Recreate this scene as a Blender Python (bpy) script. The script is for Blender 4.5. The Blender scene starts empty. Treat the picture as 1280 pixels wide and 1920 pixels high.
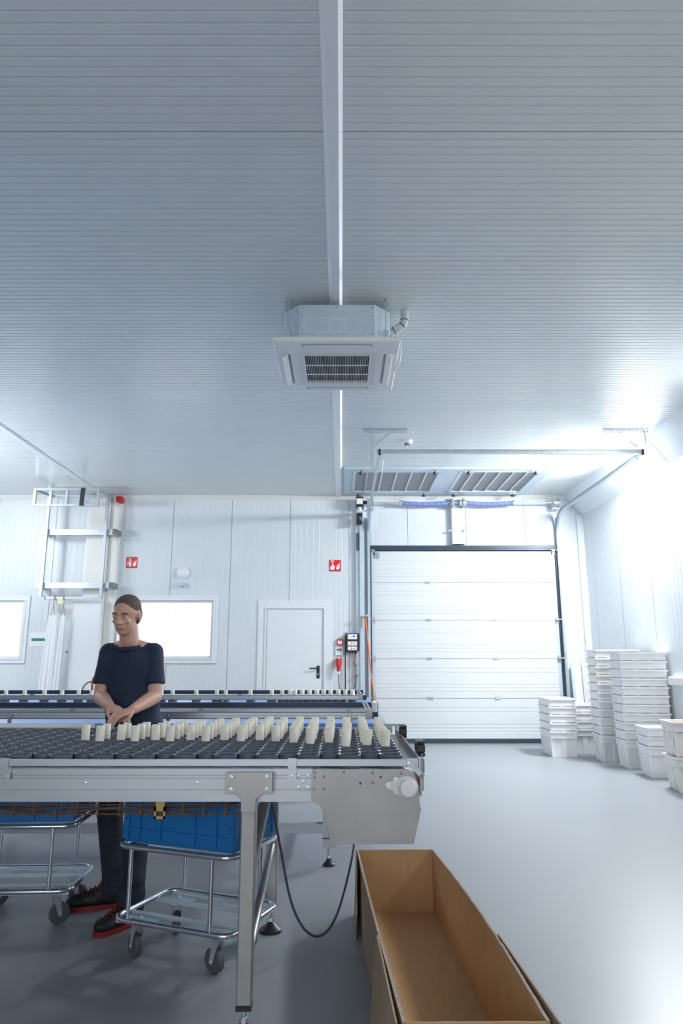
import bpy, bmesh, math, random
from mathutils import Vector, Matrix, Euler
random.seed(7)
C = bpy.context.scene.collection
PI = math.pi

# ------------------------------------------------------------------ camera
cam_d = bpy.data.cameras.new('camera'); cam = bpy.data.objects.new('camera', cam_d); C.objects.link(cam)
cam_d.sensor_fit = 'VERTICAL'; cam_d.sensor_height = 36.0; cam_d.sensor_width = 24.0
cam_d.lens = 1290.0/1920.0*36.0
cam_d.clip_start = 0.05; cam_d.clip_end = 100
cam.location = (0, 0, 1.3)
cam.rotation_euler = (PI/2 + math.atan(275/1290.0), 0, 0)
bpy.context.scene.camera = cam

# ------------------------------------------------------------------ world and exposure
W = bpy.data.worlds.new('world'); bpy.context.scene.world = W; W.use_nodes = True
W.node_tree.nodes['Background'].inputs[0].default_value = (0.75, 0.85, 1.0, 1)
W.node_tree.nodes['Background'].inputs[1].default_value = 0.6
vs = bpy.context.scene.view_settings
vs.view_transform = 'Standard'; vs.look = 'None'; vs.gamma = 1.0; vs.use_curve_mapping = False
vs.exposure = 0.0

def area(name, loc, direc, sx, sy, power, col, spread=PI):
    l = bpy.data.lights.new(name, 'AREA'); l.shape = 'RECTANGLE'; l.size = sx; l.size_y = sy
    l.energy = power; l.color = col; l.spread = spread
    o = bpy.data.objects.new(name, l); C.objects.link(o); o.location = loc
    o.rotation_euler = Vector(direc).to_track_quat('-Z', 'Z').to_euler()
    return o
COOL = (0.945, 0.985, 1.0)
LAMP_Y = (8.78, 5.6, 2.4, -0.8)
LAMP_P = (262, 36, 40, 3)
for yy, pw in zip(LAMP_Y, LAMP_P):
    area('lamp_light', (3.86, yy, 3.82), (-0.72, 0, -0.70), 0.34, 1.15, pw, COOL)
# weak unseen fill light added under the ceiling behind the camera
area('fill_light', (-2.0, -2.2, 3.9), (0, 0.25, -1), 1.4, 0.3, 3, COOL)
# daylight through the wide window in the wall behind the camera
area('window_light', (-0.9, -3.38, 1.75), (0, 1, 0), 4.4, 1.5, 72, (0.965, 0.985, 1.0))
area('fill_light', (-5.6, 4.5, 3.9), (0, 0, -1), 0.3, 1.4, 7, COOL)  # unseen fill added left of the view, no fixture built
area('upward_fill', (-6.4, 7.4, 2.9), (0.35, 0.15, 1), 0.5, 1.2, 150, COOL)  # unseen fill aimed upward, added to brighten the far-left ceiling
area('fill_light', (-6.2, 8.6, 3.9), (0.1, 0.25, -1), 0.3, 1.4, 95, COOL)  # unseen fill added high at the left for the back wall

# ------------------------------------------------------------------ materials
def mat(name, col, rough=0.5, metal=0.0, nscale=0, namt=0.0, bump=0.0, stretch=None, emit=None, estr=0, spec=None, trans=0, alpha=None, nrough=0.0, sss=0):
    m = bpy.data.materials.new(name); m.use_nodes = True
    nt = m.node_tree; b = nt.nodes['Principled BSDF']
    b.inputs['Base Color'].default_value = (*col, 1); b.inputs['Roughness'].default_value = rough
    b.inputs['Metallic'].default_value = metal
    if spec is not None: b.inputs['Specular IOR Level'].default_value = spec
    if trans: b.inputs['Transmission Weight'].default_value = trans
    if sss:
        b.inputs['Subsurface Weight'].default_value = sss; b.inputs['Subsurface Radius'].default_value = (0.02, 0.01, 0.006)
    if emit: b.inputs['Emission Color'].default_value = (*emit, 1); b.inputs['Emission Strength'].default_value = estr
    if nscale:
        tc = nt.nodes.new('ShaderNodeTexCoord'); mp = nt.nodes.new('ShaderNodeMapping')
        if stretch: mp.inputs['Scale'].default_value = stretch
        nz = nt.nodes.new('ShaderNodeTexNoise'); nz.inputs['Scale'].default_value = nscale; nz.inputs['Detail'].default_value = 5
        nt.links.new(tc.outputs['Object'], mp.inputs[0]); nt.links.new(mp.outputs[0], nz.inputs['Vector'])
        if namt:
            r = nt.nodes.new('ShaderNodeValToRGB')
            r.color_ramp.elements[0].position = 0.3; r.color_ramp.elements[1].position = 0.7
            r.color_ramp.elements[0].color = (*[c*(1-namt) for c in col], 1)
            r.color_ramp.elements[1].color = (*[min(1, c*(1+namt)) for c in col], 1)
            nt.links.new(nz.outputs[0], r.inputs[0]); nt.links.new(r.outputs[0], b.inputs['Base Color'])
        if nrough:
            mr = nt.nodes.new('ShaderNodeMapRange'); mr.inputs[3].default_value = rough-nrough; mr.inputs[4].default_value = rough+nrough
            nt.links.new(nz.outputs[0], mr.inputs[0]); nt.links.new(mr.outputs[0], b.inputs['Roughness'])
        if bump:
            bp = nt.nodes.new('ShaderNodeBump'); bp.inputs['Strength'].default_value = bump; bp.inputs['Distance'].default_value = 0.01
            nt.links.new(nz.outputs[0], bp.inputs['Height']); nt.links.new(bp.outputs[0], b.inputs['Normal'])
    return m
M = {}
M['ceil'] = mat('ceiling_sheet', (0.69, 0.725, 0.735), 0.25, 0, 2, 0.01, spec=0.7)
M['wall'] = mat('wall_sheet', (0.72, 0.76, 0.80), 0.38, 0, 2, 0.02)
M['white'] = mat('white_paint', (0.80, 0.83, 0.86), 0.4, 0, 3, 0.01)
M['door'] = mat('door_white', (0.69, 0.715, 0.74), 0.42, 0, 3, 0.01)
M['cream'] = mat('cream_paint', (0.78, 0.78, 0.75), 0.5, 0, 3, 0.015)
M['floor'] = mat('epoxy_floor', (0.28, 0.30, 0.325), 0.36, 0, 0.8, 0.03)
M['floor_edge'] = mat('floor_cove', (0.36, 0.385, 0.41), 0.4)
M['alu'] = mat('anodised_aluminium', (0.50, 0.535, 0.585), 0.36, 0.7, 30, 0.04, stretch=(0.1, 1, 1))
M['aludark'] = mat('aluminium_groove', (0.16, 0.18, 0.21), 0.5, 0.4)
M['steel'] = mat('brushed_stainless', (0.375, 0.37, 0.37), 0.38, 0.75, 6, 0.10, nrough=0.08)
M['zinc'] = mat('galvanised_steel', (0.60, 0.66, 0.71), 0.35, 0.7, 25, 0.10)
M['zincw'] = mat('galvanised_sheet', (0.60, 0.70, 0.78), 0.45, 0.35, 18, 0.05)
M['chrome'] = mat('zinc_plated_tube', (0.66, 0.71, 0.77), 0.2, 0.95)
M['black'] = mat('black_plastic', (0.018, 0.02, 0.025), 0.4)
M['rubber'] = mat('grey_rubber', (0.085, 0.09, 0.10), 0.6, 0, 40, 0.1)
M['darkrail'] = mat('dark_rail', (0.02, 0.03, 0.05), 0.4)
M['seal'] = mat('dark_blue_seal', (0.05, 0.07, 0.10), 0.35, 0.2)
M['cup'] = mat('slate_plastic', (0.105, 0.13, 0.17), 0.32, 0, 20, 0.06)
M['ivory'] = mat('ivory_card', (0.97, 0.94, 0.83), 0.75, 0, 140, 0.03, bump=0.25, stretch=(1, 1, 3))
M['beltw'] = mat('white_belt', (0.62, 0.66, 0.70), 0.35)
M['beltb'] = mat('blue_belt', (0.20, 0.40, 0.80), 0.3, 0, 5, 0.05)
M['blue'] = mat('blue_crate_plastic', (0.005, 0.17, 0.50), 0.42, 0, 15, 0.05)
M['crate'] = mat('white_crate_plastic', (0.86, 0.87, 0.89), 0.4, 0, 6, 0.02, sss=0.0)
M['crate2'] = mat('yellowed_crate_plastic', (0.83, 0.82, 0.78), 0.45, 0, 6, 0.03)
M['crate3'] = mat('peach_tinted_crate_plastic', (0.86, 0.80, 0.76), 0.45, 0, 5, 0.05)
M['kraft'] = mat('kraft_board', (0.50, 0.31, 0.165), 0.8, 0, 9, 0.05, bump=0.04, stretch=(6, 1, 1))
M['kraftout'] = mat('kraft_board_outside', (0.40, 0.29, 0.20), 0.8, 0, 7, 0.08, bump=0.05)
M['kraftedge'] = mat('corrugated_edge', (0.42, 0.35, 0.29), 0.9, 0, 120, 0.25, bump=0.4)
M['rust'] = mat('rusty_wire', (0.22, 0.10, 0.045), 0.6, 0.3, 40, 0.3)
M['brass'] = mat('yellow_bracket', (0.45, 0.32, 0.10), 0.4, 0.5)
M['red'] = mat('red_plastic', (0.62, 0.015, 0.02), 0.4)
M['signred'] = mat('sign_red', (0.75, 0.02, 0.02), 0.45)
M['signwhite'] = mat('sign_white', (0.88, 0.88, 0.90), 0.5)
M['green'] = mat('green_print', (0.03, 0.27, 0.10), 0.5)
M['paper'] = mat('paper', (0.85, 0.86, 0.93), 0.7)
M['note'] = mat('yellow_note', (0.82, 0.80, 0.45), 0.7)
M['orange'] = mat('orange_cord', (0.85, 0.16, 0.04), 0.5)
M['bluemark'] = mat('blue_print', (0.03, 0.09, 0.45), 0.5)
M['springblue'] = mat('blue_sleeve', (0.17, 0.27, 0.62), 0.55, 0, 60, 0.15, bump=0.2)
M['springred'] = mat('red_stripe', (0.5, 0.05, 0.15), 0.55)
M['cloth'] = mat('white_apron_cloth', (0.86, 0.87, 0.92), 0.75, 0, 8, 0.02, bump=0.05)
M['twine'] = mat('jute_twine', (0.42, 0.30, 0.19), 0.9)
M['pipe'] = mat('grey_pipe_wrap', (0.55, 0.57, 0.60), 0.6, 0, 20, 0.08, bump=0.2)
M['acwhite'] = mat('warm_white_plastic', (0.84, 0.84, 0.82), 0.4)
M['grilledark'] = mat('dark_filter', (0.012, 0.013, 0.02), 0.7)
M['slat'] = mat('insulation_board', (0.36, 0.36, 0.37), 0.7, 0, 6, 0.06)
M['diff'] = mat('lamp_diffuser', (0.9, 0.9, 0.9), 0.5, emit=(0.92, 0.96, 1.0), estr=9)
M['glow'] = mat('lit_room_beyond', (0.9, 0.88, 0.85), 0.6, emit=(1.0, 0.965, 0.94), estr=1.25)
M['glowwarm'] = mat('lit_wood_beyond', (0.9, 0.8, 0.7), 0.6, emit=(1.0, 0.90, 0.82), estr=1.0)
M['glass'] = mat('window_glass', (0.97, 0.98, 1.0), 0.03, trans=1.0)
M['skin'] = mat('skin', (0.62, 0.36, 0.28), 0.5, 0, 12, 0.06, sss=0.08)
M['hair'] = mat('short_dark_hair', (0.11, 0.08, 0.065), 0.8, 0, 60, 0.3, bump=0.4)
M['shirt'] = mat('navy_knit', (0.012, 0.025, 0.060), 0.8, 0, 9, 0.2, bump=0.15)
M['jeans'] = mat('dark_denim', (0.012, 0.022, 0.042), 0.8, 0, 14, 0.35, bump=0.15)
M['shoe'] = mat('black_shoe_fabric', (0.012, 0.012, 0.014), 0.6)
M['shoered'] = mat('red_sole', (0.22, 0.012, 0.015), 0.6)
M['eye'] = mat('eye_white', (0.75, 0.73, 0.7), 0.2)
M['lilac'] = mat('pale_lilac_board', (0.70, 0.69, 0.74), 0.5)
M['peach'] = mat('peach_sacks', (0.80, 0.62, 0.52), 0.7, 0, 10, 0.08)
M['lcd'] = mat('grey_display', (0.15, 0.18, 0.19), 0.25)
M['hosered'] = mat('red_hose', (0.42, 0.06, 0.04), 0.5)

# ------------------------------------------------------------------ mesh builder
ORG = {}
class G:
    def __init__(s): s.v = []; s.f = []; s.mi = []; s.cur = 0
    def add(s, vs, fs):
        n = len(s.v); s.v += [tuple(v) for v in vs]
        for f in fs: s.f.append([i+n for i in f]); s.mi.append(s.cur)
        return s
    def box(s, x0, x1, y0, y1, z0, z1, R=None, o=None):
        vs = [(x, y, z) for z in (z0, z1) for y in (y0, y1) for x in (x0, x1)]
        if R is not None:
            o = Vector(o); vs = [tuple(R @ (Vector(v)-o) + o) for v in vs]
        return s.add(vs, [(0, 2, 3, 1), (4, 5, 7, 6), (0, 1, 5, 4), (2, 6, 7, 3), (0, 4, 6, 2), (1, 3, 7, 5)])
    def hexa(s, b, t):   # four bottom corners, four top corners (ccw from above)
        return s.add(list(b)+list(t), [(3, 2, 1, 0), (4, 5, 6, 7), (0, 1, 5, 4), (1, 2, 6, 5), (2, 3, 7, 6), (3, 0, 4, 7)])
    def prism(s, poly, axis, a0, a1):
        def mk(p, a):
            return (a, p[0], p[1]) if axis == 'x' else ((p[0], a, p[1]) if axis == 'y' else (p[0], p[1], a))
        n = len(poly); vs = [mk(p, a0) for p in poly]+[mk(p, a1) for p in poly]
        fs = [tuple(range(n)), tuple(range(2*n-1, n-1, -1))]+[(i, i+n, (i+1) % n+n, (i+1) % n) for i in range(n)]
        return s.add(vs, fs)
    def frame(s, p0, p1):
        d = (Vector(p1)-Vector(p0)); d.normalize()
        u = d.cross(Vector((0, 0, 1)));
        if u.length < 1e-3: u = Vector((1, 0, 0))
        u.normalize(); w = u.cross(d); return d, u, w
    def cyl(s, p0, p1, r, n=12, r2=None, caps=True):
        d, u, w = s.frame(p0, p1); r2 = r if r2 is None else r2
        vs = []
        for p, rr in ((p0, r), (p1, r2)):
            for i in range(n):
                a = 2*PI*i/n; vs.append(Vector(p)+u*math.cos(a)*rr+w*math.sin(a)*rr)
        fs = [(i, (i+1) % n, (i+1) % n+n, i+n) for i in range(n)]
        if caps: fs += [tuple(range(n-1, -1, -1)), tuple(range(n, 2*n))]
        return s.add(vs, fs)
    def tube(s, pts, r, n=8, closed=False):
        pts = [Vector(p) for p in pts]; m = len(pts); vs = []; fs = []
        prev = None
        for i, p in enumerate(pts):
            a = pts[(i-1) % m] if (closed or i > 0) else p; b = pts[(i+1) % m] if (closed or i < m-1) else p
            d = (b-a).normalized()
            if prev is None:
                u = d.cross(Vector((0, 0, 1)))
                if u.length < 1e-3: u = Vector((1, 0, 0))
            else: u = prev-d*prev.dot(d)
            u.normalize(); prev = u; w = d.cross(u)
            rr = r[i] if isinstance(r, (list, tuple)) else r
            for k in range(n):
                t = 2*PI*k/n; vs.append(p+u*math.cos(t)*rr+w*math.sin(t)*rr)
        for i in range(m if closed else m-1):
            for k in range(n):
                j = (i+1) % m; fs.append((i*n+k, j*n+k, j*n+(k+1) % n, i*n+(k+1) % n))
        if not closed: fs += [tuple(range(n)), tuple(range((m-1)*n+n-1, (m-1)*n-1, -1))]
        return s.add(vs, fs)
    def lathe(s, prof, c, n=16, axis='z', ang=(0, 2*PI)):
        vs = []; fs = []; c = Vector(c); m = len(prof)
        for r, h in prof:
            for k in range(n):
                a = 2*PI*k/n; x, y = math.cos(a)*r, math.sin(a)*r
                v = (x, y, h) if axis == 'z' else ((x, h, y) if axis == 'y' else (h, x, y))
                vs.append(c+Vector(v))
        for i in range(m-1):
            for k in range(n): fs.append((i*n+k, i*n+(k+1) % n, (i+1)*n+(k+1) % n, (i+1)*n+k))
        if prof[0][0] > 1e-6: fs.append(tuple(range(n-1, -1, -1)))
        if prof[-1][0] > 1e-6: fs.append(tuple(range((m-1)*n, m*n)))
        return s.add(vs, fs)
    def ball(s, c, r, n=12, m=8):
        r = r if isinstance(r, (tuple, list)) else (r, r, r)
        vs = [(c[0], c[1], c[2]-r[2])]
        for i in range(1, m):
            t = PI*i/m
            for k in range(n):
                a = 2*PI*k/n; vs.append((c[0]+r[0]*math.sin(t)*math.cos(a), c[1]+r[1]*math.sin(t)*math.sin(a), c[2]-r[2]*math.cos(t)))
        vs.append((c[0], c[1], c[2]+r[2])); fs = []
        for k in range(n): fs.append((0, 1+(k+1) % n, 1+k))
        for i in range(m-2):
            for k in range(n): fs.append((1+i*n+k, 1+i*n+(k+1) % n, 1+(i+1)*n+(k+1) % n, 1+(i+1)*n+k))
        b = 1+(m-2)*n; e = len(vs)-1
        for k in range(n): fs.append((b+k, b+(k+1) % n, e))
        return s.add(vs, fs)
    def xform(s, Mx): s.v = [tuple(Mx @ Vector(v)) for v in s.v]; return s
    def build(s, name, m, parent=None, smooth=None, bevel=0, local=False):
        me = bpy.data.meshes.new(name)
        off = Vector((0, 0, 0))
        if parent is not None and not local: off = ORG[parent.name]
        me.from_pydata([Vector(v)-off for v in s.v], [], s.f)
        ms = m if isinstance(m, (list, tuple)) else [m]
        for k in ms: me.materials.append(M[k])
        if len(ms) > 1:
            for p, i in zip(me.polygons, s.mi): p.material_index = i
        bm = bmesh.new(); bm.from_mesh(me); bmesh.ops.recalc_face_normals(bm, faces=bm.faces); bm.to_mesh(me); bm.free()
        o = bpy.data.objects.new(name, me); C.objects.link(o)
        if parent is not None: o.parent = parent; ORG[o.name] = off
        else: ORG[o.name] = Vector((0, 0, 0))
        if smooth is not None:
            for p in me.polygons: p.use_smooth = True
            me.set_sharp_from_angle(angle=math.radians(smooth))
        if bevel:
            b = o.modifiers.new('bevel', 'BEVEL'); b.width = bevel; b.segments = 2; b.limit_method = 'ANGLE'
        return o
def tag(o, label, cat, group=None):
    o['label'] = label; o['category'] = cat
    if group: o['group'] = group
    return o
def thing(name, label, cat, loc, group=None):
    o = bpy.data.objects.new(name, None); C.objects.link(o); o.location = loc; o.empty_display_size = 0.1
    ORG[o.name] = Vector(loc); return tag(o, label, cat, group)
def struct(name, loc=(0, 0, 0)):
    o = bpy.data.objects.new(name, None); C.objects.link(o); o.location = loc; o['kind'] = 'structure'; ORG[o.name] = Vector(loc); return o
def st(o): o['kind'] = 'structure'; return o
def single(o, loc, label, cat, group=None):   # move the origin of a one-mesh thing to its base
    loc = Vector(loc); o.data.transform(Matrix.Translation(-loc)); o.location = loc; ORG[o.name] = loc
    return tag(o, label, cat, group)
def copy_tree(o, parent=None):
    c = o.copy(); C.objects.link(c)
    if parent is not None: c.parent = parent
    for ch in list(o.children): copy_tree(ch, c)
    return c
def bolt(g, p, axis, r=0.006, h=0.005):
    a = Vector(axis); p = Vector(p)
    g.cyl(p, p+a*h*0.5, r*1.35, 10); g.cyl(p+a*h*0.5, p+a*h*1.6, r, 6)

# ================================================================== THE ROOM
XL, XR, YB, YF, ZC = -8.2, 4.04, -3.5, 11.36, 4.0
# floor
g = G(); g.box(XL-0.1, XR+0.1, YB-0.1, YF+0.1, -0.1, 0)
st(g.build('floor', 'floor'))
# ceiling sandwich panels: each one an object, ribs in real relief
ceil = struct('ceiling', (0, 0, ZC))
def ceil_panel(x0, x1, y0, y1, pitch=1.2/21, gr=0.007, dep=0.0028):
    g = G(); e = 0.0035
    prof = [(y0+e, ZC+0.05), (y0+e, ZC)]
    n = int(round((y1-y0)/pitch)); p = (y1-y0)/n
    for i in range(1, n):
        c = y0+i*p
        prof += [(c-gr, ZC), (c-gr*0.4, ZC+dep), (c+gr*0.4, ZC+dep), (c+gr, ZC)]
    prof += [(y1-e, ZC), (y1-e, ZC+0.05)]
    m = len(prof)
    vs = [(x, a, b) for x in (x0, x1) for a, b in prof]
    g.add(vs, [(i, i+1, i+1+m, i+m) for i in range(m-1)])
    return g
ys = [3.11-1.2*6+1.2*i for i in range(14)]
ys = [y for y in ys if y > YB]; ys = [YB]+ys; ys = [y for y in ys if y < YF-0.15]+[YF]
for (x0, x1) in ((XL, -4.06), (-4.03, -0.06), (-0.03, 3.76)):
    for a, b in zip(ys[:-1], ys[1:]):
        ceil_panel(x0, x1, a, b).build('ceiling_panel', 'ceil', ceil)
g = G(); g.box(XL-0.1, XR+0.1, YB-0.1, YF+0.1, ZC+0.05, ZC+0.12); st(g.build('ceiling', 'ceil'))
# joint covers running the length of the room
def joint(x, nm, w=0.0):
    g = G(); g.prism([(x-0.096, ZC+0.002), (x-0.072, ZC-0.034), (x-0.0155, ZC-0.034), (x+0.0067, ZC+0.002)], 'y', YB, YF)
    st(g.build(nm, 'white'))
joint(0, 'trim_1')
g = G(); g.prism([(-4.075, ZC+0.002), (-4.068, ZC-0.02), (-4.022, ZC-0.02), (-4.015, ZC+0.002)], 'y', YB, YF-0.02); st(g.build('trim_2', 'white'))
# sloping fascia with lamps along the right
fascia = struct('trim_3', (3.9, 4, 3.85))
fx0, fz0, fx1, fz1 = 3.76, 4.0, 4.04, 3.66
def on_f(t, d=0.0):   # point across the slope, d metres into the room
    nx, nz = -(fz0-fz1), -(fx1-fx0); l = math.hypot(nx, nz)
    return (fx0+(fx1-fx0)*t+nx/l*d, fz0+(fz1-fz0)*t+nz/l*d)
bounds = sorted([YB, YF]+[y+s for y in LAMP_Y for s in (-0.78, 0.78)])
for a, b in zip(bounds[:-1], bounds[1:]):
    g = G(); p = [on_f(0), on_f(1), on_f(1, -0.03), on_f(0, -0.03)]
    g.prism(p, 'y', a+0.003, b-0.003); g.build('fascia_panel', 'white', fascia)
for i, y in enumerate(LAMP_Y[:3]):
    lab = ['blazing ceiling lamp in the white sloping fascia beyond the perforated door track hanger', 'lamp in the sloping fascia nearer the camera, out of frame', 'lamp in the sloping fascia above the near floor, out of frame'][i]
    c = on_f(0.5); t = thing('fascia_lamp', lab, 'lamp', (c[0], y, c[1]), 'lamps in the sloping fascia')
    g = G(); p = [on_f(0.06, 0.001), on_f(0.94, 0.001), on_f(0.94, 0.012), on_f(0.06, 0.012)]; g.prism(p, 'y', y-0.62, y+0.62); g.build('lamp_tray', 'white', t)
    g = G(); p = [on_f(0.14, 0.0121), on_f(0.86, 0.0121), on_f(0.86, 0.017), on_f(0.14, 0.017)]; g.prism(p, 'y', y-0.57, y+0.57); g.build('diffuser', 'diff', t)
for i, (x, y) in enumerate(((-5.6, 4.5), (-5.6, 9.0), (-2.0, -2.2))):
    pass

# walls of ribbed panels
WIN2 = (-3.68, -2.10, 1.31, 2.23)   # clear opening
WIN1 = (-6.8, -5.19, 1.31, 2.23)
DOOR1 = (-1.25, -0.26, 0.0, 2.13)
GAR = (0.49, 3.53, 0.0, 3.06)
OPEN = [WIN2, WIN1, DOOR1, GAR]
def wall_panel(x0, x1, zt, opens, n=10, Y=YF, gr=0.005, dep=0.0018):
    g = G(); e = 0.003
    xs = [(x0+e, 0)]
    p = (x1-x0)/n
    for i in range(1, n):
        c = x0+i*p; xs += [(c-gr, 0), (c-gr*0.35, dep), (c+gr*0.35, dep), (c+gr, 0)]
    xs += [(x1-e, 0)]
    cuts = sorted({o[k] for o in opens for k in (0, 1) if x0+e < o[k] < x1-e})
    pts = []
    for (a, da), (b, db) in zip(xs[:-1], xs[1:]):
        pts.append((a, da))
        for c in cuts:
            if a < c < b: pts.append((c, da+(db-da)*(c-a)/(b-a)))
    pts.append(xs[-1])
    for (a, da), (b, db) in zip(pts[:-1], pts[1:]):
        mid = (a+b)/2; spans = [(0, zt)]
        for o in opens:
            if o[0] < mid < o[1]:
                ns = []
                for s0, s1 in spans:
                    if o[2] > s0+1e-4: ns.append((s0, min(s1, o[2])))
                    if o[3] < s1: ns.append((o[3], s1))
                spans = ns
        for s0, s1 in spans:
            g.add([(a, Y+da, s0), (b, Y+db, s0), (b, Y+db, s1), (a, Y+da, s1)], [(0, 1, 2, 3)])
    g.add([(x0+e, Y, 0), (x0+e, Y+0.05, 0), (x0+e, Y+0.05, zt), (x0+e, Y, zt)], [(0, 1, 2, 3)])
    return g
wb = struct('wall_back', (0, YF, 0))
seam = [0.124+0.984*k for k in range(-9, 5)]
seam = [s for s in seam if XL < s < XR]; seam = [XL]+seam+[XR]
for a, b in zip(seam[:-1], seam[1:]):
    if b-a < 0.02: continue
    wall_panel(a, b, ZC, OPEN, n=max(1, round((b-a)/0.0984))).build('wall_panel', 'wall', wb)
# right wall: same panels turned
wr = struct('wall_right', (XR, 4, 0))
yy = [YF-0.4-1.0*k for k in range(16)]; yy = [YF]+[y for y in yy if y > YB]+[YB]
for a, b in zip(yy[:-1], yy[1:]):
    g = wall_panel(0, a-b, ZC-0.33, [], n=max(1, round((a-b)/0.1)), Y=0)
    g.xform(Matrix.Translation((XR, a, 0)) @ Matrix.Rotation(-PI/2, 4, 'Z'))
    g.build('wall_panel', 'wall', wr)
wl = G(); wl.box(XL-0.12, XL, YB, YF, 0, ZC); st(wl.build('wall_left', 'wall'))
wf = G(); wf.box(XL-0.1, XR+0.1, YB-0.12, YB, 0, ZC); st(wf.build('wall_front', 'wall'))
wf = G(); wf.box(XR+0.06, XR+0.12, YB, YF, 0, ZC+0.1); wf.box(XL-0.1, XR+0.1, YF+0.6, YF+0.65, 0, ZC+0.1); st(wf.build('wall_core', 'wall'))
# backing behind the back wall sheet, cut for the openings
g = G()
xsb = [XL]+sorted(v for o in OPEN for v in o[:2])+[XR+0.1]
for a, b in zip(xsb[:-1], xsb[1:]):
    o = [o for o in OPEN if o[0] <= (a+b)/2 <= o[1]]
    if not o: g.box(a, b, YF+0.05, YF+0.12, 0, ZC+0.05)
    else:
        if o[0][2] > 0: g.box(a, b, YF+0.05, YF+0.12, 0, o[0][2])
        g.box(a, b, YF+0.05, YF+0.12, o[0][3], ZC+0.05)
g.build('wall_core', 'wall', wb)
# wall head trims, base coves
g = G(); g.prism([(YF, ZC), (YF, ZC-0.06), (YF-0.015, ZC-0.06), (YF-0.06, ZC-0.012), (YF-0.06, ZC)], 'x', XL, XR-0.25); st(g.build('trim_4', 'cream'))
g = G(); g.box(XL, GAR[0]-0.12, YF-0.012, YF, 0, 0.1); st(g.build('baseboard_back', 'white'))
g = G(); g.box(XR-0.012, XR, YB, YF, 0, 0.1); st(g.build('baseboard_right', 'white'))
g = G(); g.box(XR-0.10, XR-0.0, YF-0.06, YF, 0.0, ZC-0.35); st(g.build('trim_5', 'white'))
# windows
for nm, o in (('window_1', WIN1), ('window_2', WIN2)):
    w = struct(nm, ((o[0]+o[1])/2, YF, o[2]))
    x0, x1, z0, z1 = o
    g = G(); t = 0.085
    for a in ((x0-t, x1+t, z1, z1+t), (x0-t, x1+t, z0-t, z0), (x0-t, x0, z0, z1), (x1, x1+t, z0, z1)):
        g.box(a[0], a[1], YF-0.02, YF-0.001, a[2], a[3])
    t2 = 0.028
    for a in ((x0-t2, x1+t2, z1, z1+t2), (x0-t2, x1+t2, z0-t2, z0), (x0-t2, x0, z0, z1), (x1, x1+t2, z0, z1)):
        g.box(a[0], a[1], YF-0.03, YF-0.001, a[2], a[3])
    g.build('window_frame', 'white', w, bevel=0.003)
    g = G()
    for a in ((x0, x1, z1-0.03, z1), (x0, x1, z0, z0+0.03), (x0, x0+0.03, z0+0.03, z1-0.03), (x1-0.03, x1, z0+0.03, z1-0.03)):
        g.box(a[0], a[1], YF-0.005, YF+0.12, a[2], a[3])
    g.build('window_reveal', 'white', w)
    g = G(); g.box(x0+0.03, x1-0.03, YF+0.04, YF+0.046, z0+0.03, z1-0.03); g.build('pane', 'glass', w)
    g = G(); g.box(x0-0.3, x1+0.3, YF+0.5, YF+0.52, z0-0.5, z1+0.5); g.build('lit_room', 'glow', w)
    g = G()
    if nm == 'window_2':
        for (a, b, c, d) in ((x1-0.2, x1+0.1, z0+0.40, z0+0.42), (x0+0.55, x0+0.78, z0+0.50, z0+0.51), (x0+0.78, x0+0.80, z0-0.3, z0+0.5)): g.box(a, b, YF+0.46, YF+0.50, c, d)
        g.box(x1-0.08, x1+0.2, YF+0.45, YF+0.5, z0-0.2, z0+0.40)
        g.build('lit_shelf', 'glowwarm', w)
w = struct('window_3', (-0.9, YB, 1.0)); g = G()
for a in ((-3.2, 1.4, 2.5, 2.6), (-3.2, 1.4, 0.9, 1.0), (-3.2, -3.1, 1.0, 2.5), (1.3, 1.4, 1.0, 2.5), (-0.93, -0.87, 1.0, 2.5)): g.box(a[0], a[1], YB+0.001, YB+0.05, a[2], a[3])
g.build('window_frame', 'white', w)
for a, b in ((-3.1, -0.93), (-0.87, 1.3)):
    g = G(); g.box(a, b, YB+0.002, YB+0.01, 1.0, 2.5); g.build('pane', 'glow', w)
# personnel door
d = struct('door_1', (-0.75, YF, 0))
x0, x1, z0, z1 = DOOR1
g = G(); t = 0.11
g.prism([(x0-t, 0), (x0, 0), (x0, z1), (x1, z1), (x1, 0), (x1+t, 0), (x1+t, z1+t), (x0-t, z1+t)], 'y', YF-0.018, YF-0.001)
g.build('door_casing', 'white', d, bevel=0.002)
g = G(); t = 0.03
g.box(x0, x0+t, YF-0.03, YF+0.06, 0, z1); g.box(x1-t, x1, YF-0.03, YF+0.06, 0, z1); g.box(x0+t, x1-t, YF-0.03, YF+0.06, z1-t, z1)
g.build('door_frame', 'white', d)
g = G(); g.box(x0+t+0.006, x1-t-0.006, YF-0.008, YF+0.04, 0.008, z1-t-0.006); leaf = g.build('door_leaf', 'white', d, bevel=0.003)
g = G(); hx = x1-0.115
g.box(hx-0.024, hx+0.024, YF-0.018, YF-0.008, 0.99, 1.19); g.build('handle_plate', 'black', leaf, bevel=0.012)
g = G(); g.cyl((hx, YF-0.018, 1.15), (hx, YF-0.06, 1.15), 0.011, 12); g.tube([(hx, YF-0.06, 1.15), (hx-0.02, YF-0.064, 1.15), (hx-0.14, YF-0.062, 1.147)], 0.010, 10)
g.build('lever_handle', 'black', leaf, smooth=40)
g = G(); g.lathe([(0.009, -0.02), (0.009, -0.012)], (hx, YF, 1.06), 12, 'y'); g.build('lock_cylinder', 'chrome', leaf)
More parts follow.
